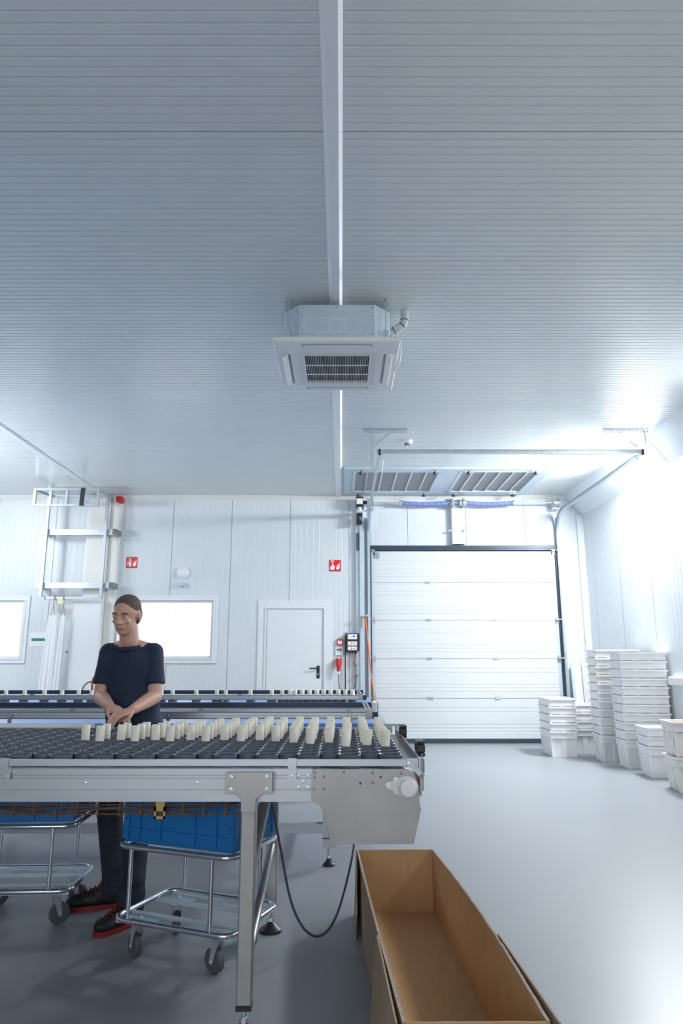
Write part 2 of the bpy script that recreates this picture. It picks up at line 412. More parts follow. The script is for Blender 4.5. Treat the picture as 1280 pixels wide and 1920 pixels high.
# column beside the hatch frame and its lower cladding
g = G(); g.box(-4.20, -3.86, YF-0.16, YF-0.001, 0, ZC-0.05); st(g.build('trim_6', 'cream', None, bevel=0.004))
g = G(); g.box(-4.235, -4.20, YF-0.10, YF-0.001, 2.25, ZC-0.05); st(g.build('trim_7', 'zincw'))
g = G(); g.box(-4.32, -3.86, YF-0.24, YF-0.161, 0, 2.26); st(g.build('trim_8', 'white', None, bevel=0.004))
g = G(); g.box(-3.855, -3.70, YF-0.09, YF-0.001, 0, ZC-0.05); st(g.build('trim_9', 'cream', None, bevel=0.003))
# column inside the lintel zone of the big door
g = G(); g.box(1.84, 2.05, YF-0.11, YF-0.001, 3.16, ZC-0.06); st(g.build('trim_10', 'white', None, bevel=0.003))

# ================================================================== SECTIONAL DOOR
sd = struct('door_2', (2.0, YF, 0))
zs = [0.07, 0.684, 1.30, 1.913, 2.524, 3.045]
for i, (a, b) in enumerate(zip(zs[:-1], zs[1:])):
    g = G(); yf = YF-0.05; e = 0.003
    prof = [(a+e, yf)]
    ribs = [0.10, 0.155, 0.21, 0.40, 0.46] if i < 4 else [0.1, 0.155, 0.21, 0.36]
    for r in ribs:
        c = a+r; prof += [(c-0.008, yf), (c-0.003, yf+0.005), (c+0.003, yf+0.005), (c+0.008, yf)]
    prof += [(b-e, yf), (b-e, yf+0.04), (a+e, yf+0.04)]
    vs = [(x, y, z) for x in (0.545, 3.475) for z, y in prof]; m = len(prof)
    g.add(vs, [(k, (k+1) % m, (k+1) % m+m, k+m) for k in range(m)]); g.add(vs[:m], [tuple(range(m))]); g.add(vs[m:], [tuple(range(m))])
    sec = g.build('door_section', 'door', sd)
    g = G(); g.box(0.495, 0.545, yf-0.004, yf+0.04, a+e, b-e); g.box(3.475, 3.525, yf-0.004, yf+0.04, a+e, b-e); g.build('end_cap', 'zincw', sec)
    for hx in (1.41, 2.48):
        if i > 0:
            g = G(); g.box(hx-0.045, hx+0.045, yf-0.006, yf-0.0005, a-0.022, a+0.022); g.cyl((hx-0.035, yf-0.008, a), (hx+0.035, yf-0.008, a), 0.006, 8); g.build('middle_hinge', 'alu', sec)
    for sx, s in ((0.52, -1), (3.50, 1)):
        g = G(); zz = b if i == 4 else a
        if i == 0: continue
        g.box(sx-0.03, sx+0.03, yf-0.012, yf-0.005, zz-0.06, zz+0.05); g.box(sx-0.025, sx+0.025, yf-0.05, yf-0.012, zz-0.005, zz+0.02)
        g.cyl((sx-s*0.02, yf-0.035, zz+0.008), (sx+s*0.075, yf-0.035, zz+0.008), 0.006, 8); g.cyl((sx+s*0.055, yf-0.035, zz+0.008), (sx+s*0.078, yf-0.035, zz+0.008), 0.022, 14)
        g.build('side_hinge', 'alu', sec, smooth=40)
for zz in (2.98,):
    for sx in (0.58, 3.44):
        g = G(); g.box(sx-0.05, sx+0.05, YF-0.062, YF-0.051, zz-0.06, zz+0.05)
        for k in (-0.02, 0.01): g.box(sx+k-0.004, sx+k+0.006, YF-0.072, YF-0.062, zz-0.05, zz+0.04)
        g.build('top_roller_carrier', 'alu', sd)
g = G(); g.box(0.50, 3.52, YF-0.045, YF-0.012, 0.0, 0.068); g.build('bottom_seal', 'seal', sd, bevel=0.006)
g = G(); g.prism([(YF-0.085, 3.062), (YF-0.03, 3.055), (YF-0.005, 3.075), (YF-0.005, 3.15), (YF-0.075, 3.135)], 'x', 0.47, 3.56)
g.box(0.47, 3.56, YF-0.088, YF-0.079, 3.088, 3.094); g.build('top_seal', 'seal', sd, bevel=0.003)
# vertical tracks with angle brackets, curved and running back under the ceiling
def trackpts(x):
    pts = [(x, YF-0.095, 0.05), (x, YF-0.095, 3.30)]
    cx, cz, r = YF-0.095-0.38, 3.30, 0.38
    for k in range(1, 9):
        a = PI/2*k/8; pts.append((x, cx+r*math.cos(a), cz+r*math.sin(a)))
    pts.append((x, 7.86, 3.70)); return pts
def sweepC(g, pts, w, h, th, s):
    # C channel swept in a plane of constant x; opening towards s
    sec = [(0, -h/2), (0, h/2), (s*w, h/2), (s*w, h/2-th), (s*th, h/2-th), (s*th, -h/2+th), (s*w, -h/2+th), (s*w, -h/2)]
    n = len(sec); vs = []
    for i, p in enumerate(pts):
        a = Vector(pts[max(i-1, 0)]); b = Vector(pts[min(i+1, len(pts)-1)]); d = (b-a).normalized(); nn = Vector((0, -d.z, d.y))
        for u, v in sec: q = Vector(p)+Vector((u, 0, 0))+nn*v; vs.append(q)
    fs = [(i*n+k, i*n+(k+1) % n, (i+1)*n+(k+1) % n, (i+1)*n+k) for i in range(len(pts)-1) for k in range(n)]
    fs += [tuple(range(n)), tuple(range(len(vs)-n, len(vs)))]
    g.add(vs, fs)
for x, s, nm in ((0.435, 1, 'left'), (3.60, -1, 'right')):
    t = thing('door_track', 'galvanised %s door track of the sectional door, curving back under the ceiling' % nm, 'track', (x, YF-0.1, 0))
    g = G(); sweepC(g, trackpts(x), 0.035, 0.055, 0.004, s); g.build('rail', 'zinc', t)
    g = G(); g.box(min(x, x-s*0.006), max(x, x-s*0.006), YF-0.125, YF-0.001, 0.0, 3.62); xx = x+s*0.0
    g.box(min(xx, xx+s*0.075), max(xx, xx+s*0.075), YF-0.009, YF-0.002, 0.0, 3.75); g.build('angle_post', 'zincw', t)
    g = G()
    g.box(min(x+s*0.012, x+s*0.058), max(x+s*0.012, x+s*0.058), YF-0.06, YF-0.02, 0.0, 3.05); g.build('side_seal', 'seal', t)
    g = G(); g.box(x-0.012+s*0.018, x+0.012+s*0.018, 7.845, 7.87, 3.665, 3.74); g.build('end_stop', 'black', t)
    g = G(); bx = x+s*0.07; g.cyl((bx, 8.0, 3.66), (bx, 8.42, 3.64), 0.011, 10); g.cyl((bx, 8.0, 3.66), (bx, 8.03, 3.66), 0.018, 10); g.cyl((bx, 8.40, 3.641), (bx, 8.43, 3.64), 0.018, 10)
    g.box(min(bx, x), max(bx, x), 8.01, 8.04, 3.655, 3.675); g.build('spring_buffer', 'white', t, smooth=40)
# the grey cover beside the left track, dark recess
g = G(); g.box(0.24, 0.30, YF-0.06, YF-0.001, 0, 3.45); g.box(0.30, 0.375, YF-0.09, YF-0.001, 0, 3.9); st(g.build('trim_11', 'zincw', None, bevel=0.003))
g = G(); g.box(0.25, 0.262, YF-0.075, YF-0.061, 3.05, 3.35); g.box(0.275, 0.287, YF-0.075, YF-0.061, 3.05, 3.35)
single(g.build('brush_strip', 'black'), (0.27, YF-0.07, 3.05), 'narrow dark slotted strip on the grey post beside the left door track', 'strip')
# crossbar and perforated hangers
g = G(); g.box(0.42, 3.60, 7.86, 7.90, 3.685, 3.73); g.box(0.42, 3.60, 7.845, 7.86, 3.728, 3.734)
single(g.build('track_crossbar', 'zinc'), (2, 7.88, 3.7), 'long horizontal galvanised bar joining the ends of the two door tracks', 'bar')
def perf(g, p0, p1, w, axis):   # perforated angle strip made of two rails with rungs
    p0 = Vector(p0); p1 = Vector(p1); d = p1-p0; L = d.length; d.normalize()
    side = Vector((0, -1, 0)).cross(d).normalized() if axis == 'y' else Vector((0, 1, 0))
    th = 0.0025; n = max(2, int(L/0.03))
    nrm = d.cross(side).normalized()
    def slab(a, b, s0, s1):
        q = [p0+d*a+side*s0, p0+d*b+side*s0, p0+d*b+side*s1, p0+d*a+side*s1]
        g.hexa(q, [v+nrm*th for v in q])
    slab(0, L, 0, w*0.3); slab(0, L, w*0.7, w)
    for i in range(n+1):
        a = min(L-0.012, i*L/n); slab(a, a+0.012, w*0.3, w*0.7)
for xa, xb, xv, s, nm in ((0.265, 0.79, 0.345, 1, 'left'), (3.15, 3.69, 3.61, -1, 'right')):
    t = thing('track_hanger', 'perforated galvanised angle bracket hanging from the ceiling over the %s door track' % nm, 'bracket', (xv, 7.9, ZC))
    g = G(); perf(g, (xa, 7.9, ZC-0.04), (xb, 7.9, ZC-0.04), 0.036, 'y'); g.box(xa, xb, 7.862, 7.9, ZC-0.006, ZC-0.001); g.build('top_angle', 'zinc', t)
    g = G(); perf(g, (xv, 7.885, ZC-0.02), (xv, 7.885, 3.50 if s > 0 else 3.68), 0.036, 'y'); g.box(xv+0.0, xv+0.003, 7.85, 7.885, 3.50 if s > 0 else 3.68, ZC-0.01); g.build('upright', 'zinc', t)
    g = G(); perf(g, (xv+s*0.03, 7.88, 3.76), (xv+s*0.28, 7.88, ZC-0.035), 0.03, 'y'); g.build('brace', 'zinc', t)
# torsion spring shaft
ts = thing('spring_shaft', 'steel torsion shaft across the top of the white sectional door with blue sleeved springs', 'shaft', (2, YF-0.2, 3.83))
sy, sz = YF-0.2, 3.835
g = G(); g.cyl((0.44, sy, sz), (3.6, sy, sz), 0.0125, 12); g.build('shaft', 'zinc', ts, smooth=40)
for a, b in ((0.98, 1.82), (2.06, 2.86)):
    g = G(); n = 24; pts = [(a+(b-a)*i/n, sy, sz-0.022*math.sin(PI*i/n)) for i in range(n+1)]
    g.tube(pts, 0.034, 14); sp = g.build('spring_sleeve', 'springblue', ts, smooth=50)
    g = G(); n = 160; turns = 8
    pts = []
    for i in range(n+1):
        u = i/n; x = a+(b-a)*u; zc = sz-0.022*math.sin(PI*u); th = 2*PI*turns*u
        pts.append((x, sy+0.0345*math.cos(th), zc+0.0345*math.sin(th)))
    g.tube(pts, 0.0035, 5); g.build('red_stripe', 'springred', sp)
    for e in (a, b):
        g = G(); g.lathe([(0.045, -0.018), (0.045, 0.018)], (e, sy, sz), 14, 'x'); g.build('spring_cone', 'zinc', ts, smooth=40)
g = G(); g.box(1.84, 2.05, YF-0.125, YF-0.111, sz-0.09, sz+0.07); g.box(1.845, 1.855, sy-0.05, YF-0.12, sz-0.07, sz+0.07); g.box(2.035, 2.045, sy-0.05, YF-0.12, sz-0.07, sz+0.07)
g.lathe([(0.075, -0.006), (0.075, 0.006)], (1.83, sy, sz), 18, 'x'); g.lathe([(0.08, -0.008), (0.08, 0.008)], (2.02, sy, sz), 18, 'x'); g.lathe([(0.055, -0.03), (0.055, 0.03)], (1.99, sy, sz), 16, 'x'); g.build('centre_bracket', 'zinc', ts)
for x in (0.475, 3.56):
    g = G(); g.lathe([(0.02, -0.05), (0.085, -0.05), (0.085, -0.042), (0.06, -0.038), (0.06, 0.038), (0.085, 0.042), (0.085, 0.05), (0.02, 0.05)], (x, sy, sz), 22, 'x')
    g.box(x-0.055, x+0.055, sy+0.0, YF-0.002, sz-0.10, sz-0.085); g.build('cable_drum', 'zinc', ts, smooth=30)
# small bolts on the lintel
g = G(); g.cyl((1.78, YF-0.11, 3.38), (1.92, YF-0.13, 3.385), 0.012, 8); g.cyl((2.04, YF-0.11, 3.39), (2.04, YF-0.16, 3.37), 0.018, 10)
single(g.build('pipe_stub', 'white', None, smooth=40), (1.85, YF-0.12, 3.38), 'short white pipe stub on the post above the sectional door', 'pipe')
# motor
t = thing('door_motor', 'black door motor with white label plate left of the spring shaft', 'motor', (0.30, YF-0.2, 3.5))
g = G(); g.box(0.24, 0.36, YF-0.26, YF-0.10, 3.76, 3.93); g.build('gear_housing', 'black', t, bevel=0.01)
g = G(); g.box(0.25, 0.35, YF-0.266, YF-0.261, 3.80, 3.895); g.build('label_plate', 'signwhite', t)
g = G(); g.cyl((0.30, YF-0.18, 3.76), (0.30, YF-0.18, 3.70), 0.035, 14); g.box(0.25, 0.35, YF-0.23, YF-0.13, 3.655, 3.70); g.build('motor_flange', 'white', t)
g = G(); g.cyl((0.295, YF-0.18, 3.655), (0.295, YF-0.18, 3.60), 0.05, 16); g.cyl((0.29, YF-0.18, 3.60), (0.29, YF-0.18, 3.50), 0.045, 12); g.box(0.245, 0.335, YF-0.23, YF-0.14, 3.47, 3.53); g.build('motor_body', 'black', t, smooth=35)
g = G(); g.cyl((0.36, YF-0.2, 3.84), (0.44, YF-0.2, 3.84), 0.03, 12); g.build('coupling', 'black', t)

# ================================================================== CEILING HATCH (two louvred lids)
hp = thing('roof_hatch', 'galvanised twin ceiling hatch with grey ribbed lids above the sectional door', 'hatch', (1.5, 10.3, ZC))
hx0, hx1, hy0, hy1 = 0.04, 3.05, 9.54, 11.06; hz = ZC-0.035
g = G(); fr = 0.12
g.box(hx0, hx1, hy0, hy0+fr, hz, ZC-0.001); g.box(hx0, hx1, hy1-fr, hy1, hz, ZC-0.001)
g.box(hx0, hx0+fr, hy0+fr, hy1-fr, hz, ZC-0.001); g.box(hx1-fr, hx1, hy0+fr, hy1-fr, hz, ZC-0.001); g.box(1.47, 1.72, hy0+fr, hy1-fr, hz, ZC-0.001)
g.build('hatch_frame', 'zincw', hp, bevel=0.003)
for a, b in ((hx0+fr, 1.47), (1.72, hx1-fr)):
    g = G(); g.box(a+0.004, b-0.004, hy0+fr+0.004, hy1-fr-0.004, ZC-0.012, ZC-0.004); lid = g.build('hatch_lid', 'slat', hp)
    g = G(); t_ = 0.03
    g.box(a+0.004, b-0.004, hy0+fr+0.004, hy0+fr+0.05, ZC-0.04, ZC-0.012); g.box(a+0.004, b-0.004, hy1-fr-0.05, hy1-fr-0.004, ZC-0.04, ZC-0.012)
    g.box(a+0.004, a+0.05, hy0+fr+0.05, hy1-fr-0.05, ZC-0.04, ZC-0.012); g.box(b-0.05, b-0.004, hy0+fr+0.05, hy1-fr-0.05, ZC-0.04, ZC-0.012); g.build('lid_frame', 'zincw', lid)
    for k in range(1, 6):
        xx = a+(b-a)*k/6; g = G(); g.box(xx-0.012, xx+0.012, hy0+fr+0.05, hy1-fr-0.05, ZC-0.035, ZC-0.0125); g.build('lid_rib', 'zinc', lid)
    for kx in (a+0.12, b-0.12):
        for ky in (hy0+fr*0.6, hy1-fr*0.5):
            g = G(); g.cyl((kx, ky, hz), (kx, ky, hz-0.03), 0.012, 10); g.lathe([(0.012, -0.03), (0.036, -0.035), (0.03, -0.06), (0.0, -0.06)], (kx, ky, hz), 12); g.build('clamp_knob', 'black', hp, smooth=30)
            g = G(); g.box(kx-0.05, kx+0.05, ky-0.012, ky+0.012, hz-0.012, hz-0.001); g.build('clamp_arm', 'zinc', hp)
# smoke detector
t = thing('smoke_detector', 'round white smoke detector on the ceiling beside the left track hanger', 'smoke detector', (0.83, 8.35, ZC))
g = G(); g.lathe([(0.0, 0), (0.07, 0), (0.07, -0.02), (0.05, -0.036), (0.0, -0.036)], (0.83, 8.35, ZC), 24); g.build('base', 'white', t, smooth=30)
g = G(); g.lathe([(0.035, -0.037), (0.035, -0.055), (0.0, -0.058)], (0.83, 8.35, ZC), 16); g.build('sensor', 'lcd', t, smooth=30)
g = G(); g.cyl((0.83, 8.35, ZC-0.058), (0.83, 8.35, ZC-0.085), 0.005, 8); g.build('indicator', 'white', t)

# ================================================================== AIR CONDITIONER
ac = thing('air_conditioner', 'ceiling cassette air conditioner with white louvred plate hanging on threaded rods', 'air conditioner', (-0.03, 4.85, 3.45))
cx, y0, y1, zp = -0.032, 4.40, 5.28, 3.44
hw = 0.442
g = G(); o1 = [(cx-hw, y0), (cx+hw, y0), (cx+hw, y1), (cx-hw, y1)]
gy0, gy1, gx0, gx1 = 4.58, 5.16, cx-0.33, cx+0.33   # panel field
plate_z = zp
# rim sloping inwards around an inner field; built as ring of quads
def ring(g, a, b, za, zb):
    (ax0, ax1, ay0, ay1), (bx0, bx1, by0, by1) = a, b
    vs = [(ax0, ay0, za), (ax1, ay0, za), (ax1, ay1, za), (ax0, ay1, za), (bx0, by0, zb), (bx1, by0, zb), (bx1, by1, zb), (bx0, by1, zb)]
    g.add(vs, [(0, 1, 5, 4), (1, 2, 6, 5), (2, 3, 7, 6), (3, 0, 4, 7)])
A = (cx-hw, cx+hw, y0, y1)
g = G(); ring(g, A, A, zp+0.032, zp+0.006); ring(g, A, (cx-hw+0.008, cx+hw-0.008, y0+0.008, y1-0.008), zp+0.006, zp)
B = (cx-0.335, cx+0.335, y0+0.115, y1-0.105)
ring(g, (cx-hw+0.008, cx+hw-0.008, y0+0.008, y1-0.008), B, zp, zp)
ring(g, B, (B[0]+0.004, B[1]-0.004, B[2]+0.004, B[3]-0.004), zp, zp+0.004)
ring(g, (B[0]+0.004, B[1]-0.004, B[2]+0.004, B[3]-0.004), (cx-0.235, cx+0.235, 4.634, 5.126), zp+0.004, zp+0.004)
ring(g, (cx-0.235, cx+0.235, 4.634, 5.126), (cx-0.235, cx+0.235, 4.634, 5.126), zp+0.004, zp+0.035)
g.box(A[0], A[1], A[2], A[3], zp+0.032, zp+0.036)
g.build('face_plate', 'acwhite', ac)
g = G(); g.box(cx-0.235, cx+0.235, 4.634, 5.126, zp+0.022, zp+0.03); gr = g.build('grille', 'grilledark', ac)
for k in range(1, 38):
    x = cx-0.235+0.47*k/38; g = G(); g.box(x-0.0013, x+0.0013, 4.634, 5.126, zp+0.003, zp+0.006)
    o = g.build('grille_bar', 'lcd' if k % 1 else 'acwhite', gr)
for y in (4.80, 4.965):
    g = G(); g.box(cx-0.235, cx+0.235, y-0.004, y+0.004, zp+0.001, zp+0.006); g.build('grille_crossbar', 'acwhite', gr)
g = G()
for k in range(46):
    x = cx-0.285+0.57*k/45
    g.box(x-0.002, x+0.002, 4.59, 4.632, zp-0.001, zp+0.004); g.box(x-0.002, x+0.002, 5.128, 5.165, zp-0.001, zp+0.004)
    if x < cx-0.235 or x > cx+0.235: g.box(x-0.002, x+0.002, 4.632, 5.128, zp-0.001, zp+0.004)
o = g.build('intake_ribbing', 'acwhite', ac); o['kind'] = 'stuff'
# louvres: side ones tilted open, front and back slots
for x, s in ((cx-0.372, -1), (cx+0.372, 1)):
    g = G(); R = Matrix.Rotation(s*math.radians(38), 3, 'Y'); g.box(x-0.030, x+0.030, 4.60, 5.13, zp-0.012, zp-0.004, R, (x, 4.85, zp-0.008)); g.build('side_louvre', 'acwhite', ac, bevel=0.002)
    g = G(); g.box(x-s*0.028-0.009, x-s*0.028+0.009, 4.60, 5.13, zp-0.0015, zp-0.0005); g.build('air_slot', 'lcd', ac)
for y in (4.462, 5.23):
    g = G(); g.box(cx-0.245, cx+0.245, y-0.02, y+0.02, zp-0.0015, zp-0.0005); g.build('air_slot', 'lcd', ac)
    g = G(); R = Matrix.Rotation(math.radians(-20), 3, 'X'); g.box(cx-0.24, cx+0.24, y-0.016, y+0.016, zp-0.008, zp-0.002, R, (cx, y, zp-0.005)); g.build('end_louvre', 'acwhite', ac)
ZT = 3.45+(4.0-3.594)/1.067-0.001   # ceiling height in the unit's own measure
# body: chamfered box
by0, by1, bz0, bz1, bw, ch = 4.50, 5.22, zp+0.036, 3.775, 0.385, 0.115
poly = [(cx-bw+ch, by0), (cx+bw-ch, by0), (cx+bw, by0+ch), (cx+bw, by1-ch), (cx+bw-ch, by1), (cx-bw+ch, by1), (cx-bw, by1-ch), (cx-bw, by0+ch)]
g = G(); g.prism(poly, 'z', bz0, bz1); body = g.build('casing', 'zincw', ac, bevel=0.004)
g = G(); yb = by0-0.0022; e = 0.003
def line(x0, x1, z0, z1): g.box(x0, x1, yb, by0+0.0005, z0, z1)
lx0, lx1, lz0, lz1 = cx-0.235, cx+0.24, 3.565, 3.735
line(lx0, lx1, lz1, lz1+e); line(lx0, lx1, lz0, lz0+e); line(lx0, lx0+e, lz0, lz1); line(lx1, lx1+e, lz0, lz1); line(lx0, lx1, 3.672, 3.672+e)
line(cx-0.05, cx-0.05+e, lz0, 3.655); line(cx+0.055, cx+0.055+e, lz0, 3.655); line(cx-0.05, cx+0.058, 3.655, 3.655+e)
g.build('embossed_lines', 'signwhite', body)
g = G()
for px, pz in [(cx-0.245, 3.75), (cx, 3.755), (cx+0.255, 3.75), (cx-0.245, 3.55), (cx, 3.55), (cx+0.255, 3.55), (cx+0.25, 3.69), (cx-0.25, 3.69), (cx, 3.69)]:
    g.lathe([(0.004, -0.003), (0.004, 0)], (px, by0, pz), 8, 'y')
g.build('casing_screws', 'lcd', body)
for x, s in ((cx-0.340, -1), (cx+0.340, 1)):
    for y in (by0+0.035, by1-0.035):
        g = G(); g.cyl((x+s*0.01, y, bz0+0.03), (x+s*0.01, y, ZT), 0.005, 8); g.cyl((x+s*0.01, y, ZT-0.006), (x+s*0.01, y, ZT), 0.016, 12); g.build('threaded_rod', 'zinc', ac)
        g = G(); xx = x+s*0.01
        g.box(xx-0.018, xx+0.018, y-0.02, y+0.03, bz0+0.10, bz0+0.106); g.box(xx-0.016, xx+0.016, y-0.012, y-0.009, bz0+0.02, bz0+0.11)
        g.cyl((xx, y, bz0+0.106), (xx, y, bz0+0.122), 0.011, 6); g.cyl((xx, y, bz0+0.075), (xx, y, bz0+0.09), 0.011, 6); g.build('hanger_lug', 'zinc', ac)
ac.location = (-0.032, 5.175, 3.594); ac.scale = (1.067, 1.067, 1.067)
# pipe
t = thing('insulated_pipe', 'grey wrapped pipe bending up from the air conditioner into the ceiling', 'pipe', (0.48, 5.0, 3.8))
pp = [(0.37, 5.05, 3.823), (0.425, 5.03, 3.845), (0.46, 5.02, 3.86), (0.489, 5.01, 3.888), (0.498, 5.01, 3.92), (0.50, 5.01, 3.96), (0.50, 5.01, ZC-0.003)]
# curve smoothing
def smooth_pts(p, it=2):
    p = [Vector(q) for q in p]
    for _ in range(it):
        q = [p[0]]
        for a, b in zip(p[:-1], p[1:]): q += [a*0.75+b*0.25, a*0.25+b*0.75]
        q.append(p[-1]); p = q
    return p
g = G(); g.tube(smooth_pts(pp), 0.032, 16); g.build('pipe_wrap', 'pipe', t, smooth=50)
sp = smooth_pts(pp)
for i in (2, 5, 12, 17):
    i = min(i, len(sp)-2); a, b = sp[i], sp[i+1]; d_ = (b-a).normalized(); g = G(); g.cyl(a-d_*0.003, a+d_*0.003, 0.0345, 16); g.build('cable_tie', 'black', t)
g = G(); g.tube(smooth_pts([(0.435, 4.95, 3.76), (0.462, 4.96, 3.68), (0.462, 5.06, 3.60), (0.43, 5.17, 3.565)]), 0.008, 8)
single(g.build('drain_hose', 'white', None, smooth=60), (0.45, 5.0, 3.56), 'thin white hose looping down at the right edge of the air conditioner', 'hose')

# ================================================================== THINGS ON THE BACK WALL
def sign(x0, x1, z0, z1, kind, label):
    t = thing('fire_sign', label, 'sign', ((x0+x1)/2, YF-0.006, z0))
    g = G(); g.box(x0, x1, YF-0.006, YF-0.002, z0, z1); g.build('plate', 'signred', t)
    y = YF-0.0075; w = x1-x0; h = z1-z0
    def P(u, v): return (x0+u*w, z0+v*h)
    def poly(pts):
        g.prism([P(*p) for p in pts], 'y', y, YF-0.006)
    g = G()
    for k, (u, lo, hi) in enumerate(((0.66, 0.16, 0.62), (0.75, 0.12, 0.74), (0.85, 0.2, 0.82))):   # flames
        poly([(u-0.05, lo+0.06), (u, lo), (u+0.05, lo+0.08), (u+0.045, (lo+hi)/2), (u+0.075, hi), (u-0.02, (lo+hi)/2+0.06)])
    g.build('flame_symbol', 'signwhite', t)
    g = G()
    if kind == 'extinguisher':
        poly([(0.26, 0.14), (0.46, 0.14), (0.48, 0.2), (0.48, 0.66), (0.42, 0.76), (0.3, 0.76), (0.24, 0.66), (0.24, 0.2)])
        poly([(0.3, 0.78), (0.42, 0.78), (0.42, 0.84), (0.12, 0.92), (0.12, 0.88), (0.3, 0.82)])
        poly([(0.12, 0.2), (0.17, 0.2), (0.2, 0.62), (0.14, 0.62)])
        g.build('extinguisher_symbol', 'signwhite', t)
        g = G(); g.prism([P(0.29, 0.55), P(0.43, 0.55), P(0.43, 0.64), P(0.29, 0.64)], 'y', y-0.001, y-0.0002); g.build('extinguisher_band', 'signred', t)
    else:
        poly([(0.12, 0.14), (0.42, 0.14), (0.48, 0.3), (0.48, 0.5), (0.34, 0.55), (0.34, 0.76), (0.27, 0.76), (0.25, 0.5), (0.12, 0.42), (0.08, 0.3)])
        g.build('hand_symbol', 'signwhite', t)
        g = G()
        for a in ((0.16, 0.84, 0.16, 0.92), (0.16, 0.84, 0.92, 0.96), (0.16, 0.2, 0.78, 0.96), (0.36, 0.4, 0.78, 0.96)): pass
        for (u0, u1, v0, v1) in ((0.14, 0.40, 0.90, 0.94), (0.14, 0.17, 0.76, 0.9), (0.37, 0.40, 0.76, 0.9), (0.22, 0.32, 0.80, 0.86)):
            poly([(u0, v0), (u1, v0), (u1, v1), (u0, v1)])
        g.build('button_symbol', 'signwhite', t)
sign(-3.575, -3.39, 2.77, 2.955, 'extinguisher', 'red fire extinguisher sign with white flames, above the left end of the lit window')
sign(-0.205, -0.012, 2.715, 2.905, 'button', 'red fire alarm sign with pressing hand symbol, right above the door')
t = thing('wall_speaker', 'round white disc speaker on the wall above the lit window', 'speaker', (-2.62, YF, 2.69))
g = G(); g.lathe([(0.0, -0.05), (0.085, -0.045), (0.102, -0.03), (0.102, -0.001)], (-2.62, YF, 2.69), 28, 'y'); g.build('cover', 'white', t, smooth=40)
g = G(); g.lathe([(0.05, -0.052), (0.054, -0.053), (0.054, -0.046)], (-2.62, YF, 2.69), 24, 'y'); g.build('centre_ring', 'signwhite', t)
g = G(); g.box(-2.665, -2.58, YF-0.07, YF-0.002, 2.455, 2.53); g.lathe([(0.032, -0.09), (0.034, -0.07)], (-2.625, YF, 2.49), 14, 'y')
single(g.build('wall_sensor', 'zincw', None, bevel=0.006), (-2.62, YF, 2.455), 'small grey sensor box below the round white wall speaker', 'sensor')
t = thing('alarm_beacon', 'small red alarm beacon at the top of the wall beside the column', 'beacon', (-3.72, YF-0.12, 3.86))
g = G(); g.cyl((-3.70, YF-0.06, 3.90), (-3.70, YF-0.12, 3.90), 0.055, 16); g.build('beacon_base', 'red', t, smooth=40)
g = G(); g.box(-3.76, -3.645, YF-0.20, YF-0.12, 3.85, 3.95); g.build('beacon_lens', 'red', t, bevel=0.02)
# alarm push button
t = thing('fire_call_point', 'small square red fire call point above the white thermostat', 'alarm button', (-0.025, YF, 1.52))
g = G(); g.box(-0.072, 0.02, YF-0.045, YF-0.001, 1.515, 1.61); g.build('housing', 'red', t, bevel=0.006)
g = G(); g.prism([(-0.062, 1.545), (-0.045, 1.53), (-0.008, 1.53), (0.01, 1.545), (0.01, 1.585), (-0.062, 1.585)], 'y', YF-0.048, YF-0.0455); g.build('press_plate', 'signwhite', t)
g = G(); g.lathe([(0.006, -0.0495), (0.006, -0.0485)], (-0.026, YF, 1.565), 10, 'y'); g.build('dot_mark', 'black', t)
t = thing('thermostat', 'white thermostat with grey display between call point and red socket', 'thermostat', (-0.035, YF, 1.36))
g = G(); g.box(-0.098, 0.028, YF-0.028, YF-0.001, 1.352, 1.482); g.build('housing', 'white', t, bevel=0.005)
g = G(); g.box(-0.078, 0.008, YF-0.030, YF-0.0285, 1.42, 1.46); g.build('display', 'lcd', t)
t = thing('power_plug', 'red industrial power plug and socket with black cable hanging down', 'plug', (-0.05, YF, 1.12))
px = -0.048
g = G(); g.box(px-0.045, px+0.045, YF-0.06, YF-0.001, 1.20, 1.315); g.build('socket_housing', 'red', t, bevel=0.012)
g = G(); g.cyl((px, YF-0.085, 1.30), (px, YF-0.10, 1.19), 0.042, 16, 0.040); g.cyl((px, YF-0.10, 1.19), (px, YF-0.105, 1.10), 0.034, 14, 0.026); g.build('plug_body', 'red', t, smooth=40)
g = G(); g.box(px-0.02, px+0.02, YF-0.135, YF-0.06, 1.302, 1.312); g.build('white_label', 'signwhite', t)
g = G(); g.cyl((px, YF-0.105, 1.10), (px, YF-0.106, 1.06), 0.022, 12, 0.016); g.build('cable_gland', 'signwhite', t)
g = G(); g.tube(smooth_pts([(px, YF-0.106, 1.06), (px, YF-0.106, 0.92), (px+0.03, YF-0.10, 0.80), (px+0.10, YF-0.06, 0.70), (px+0.16, YF-0.05, 0.70), (0.15, YF-0.05, 0.75), (0.215, YF-0.05, 0.85), (0.24, YF-0.05, 1.0), (0.24, YF-0.05, 1.16)]), 0.006, 8); g.build('cable', 'black', t, smooth=60)
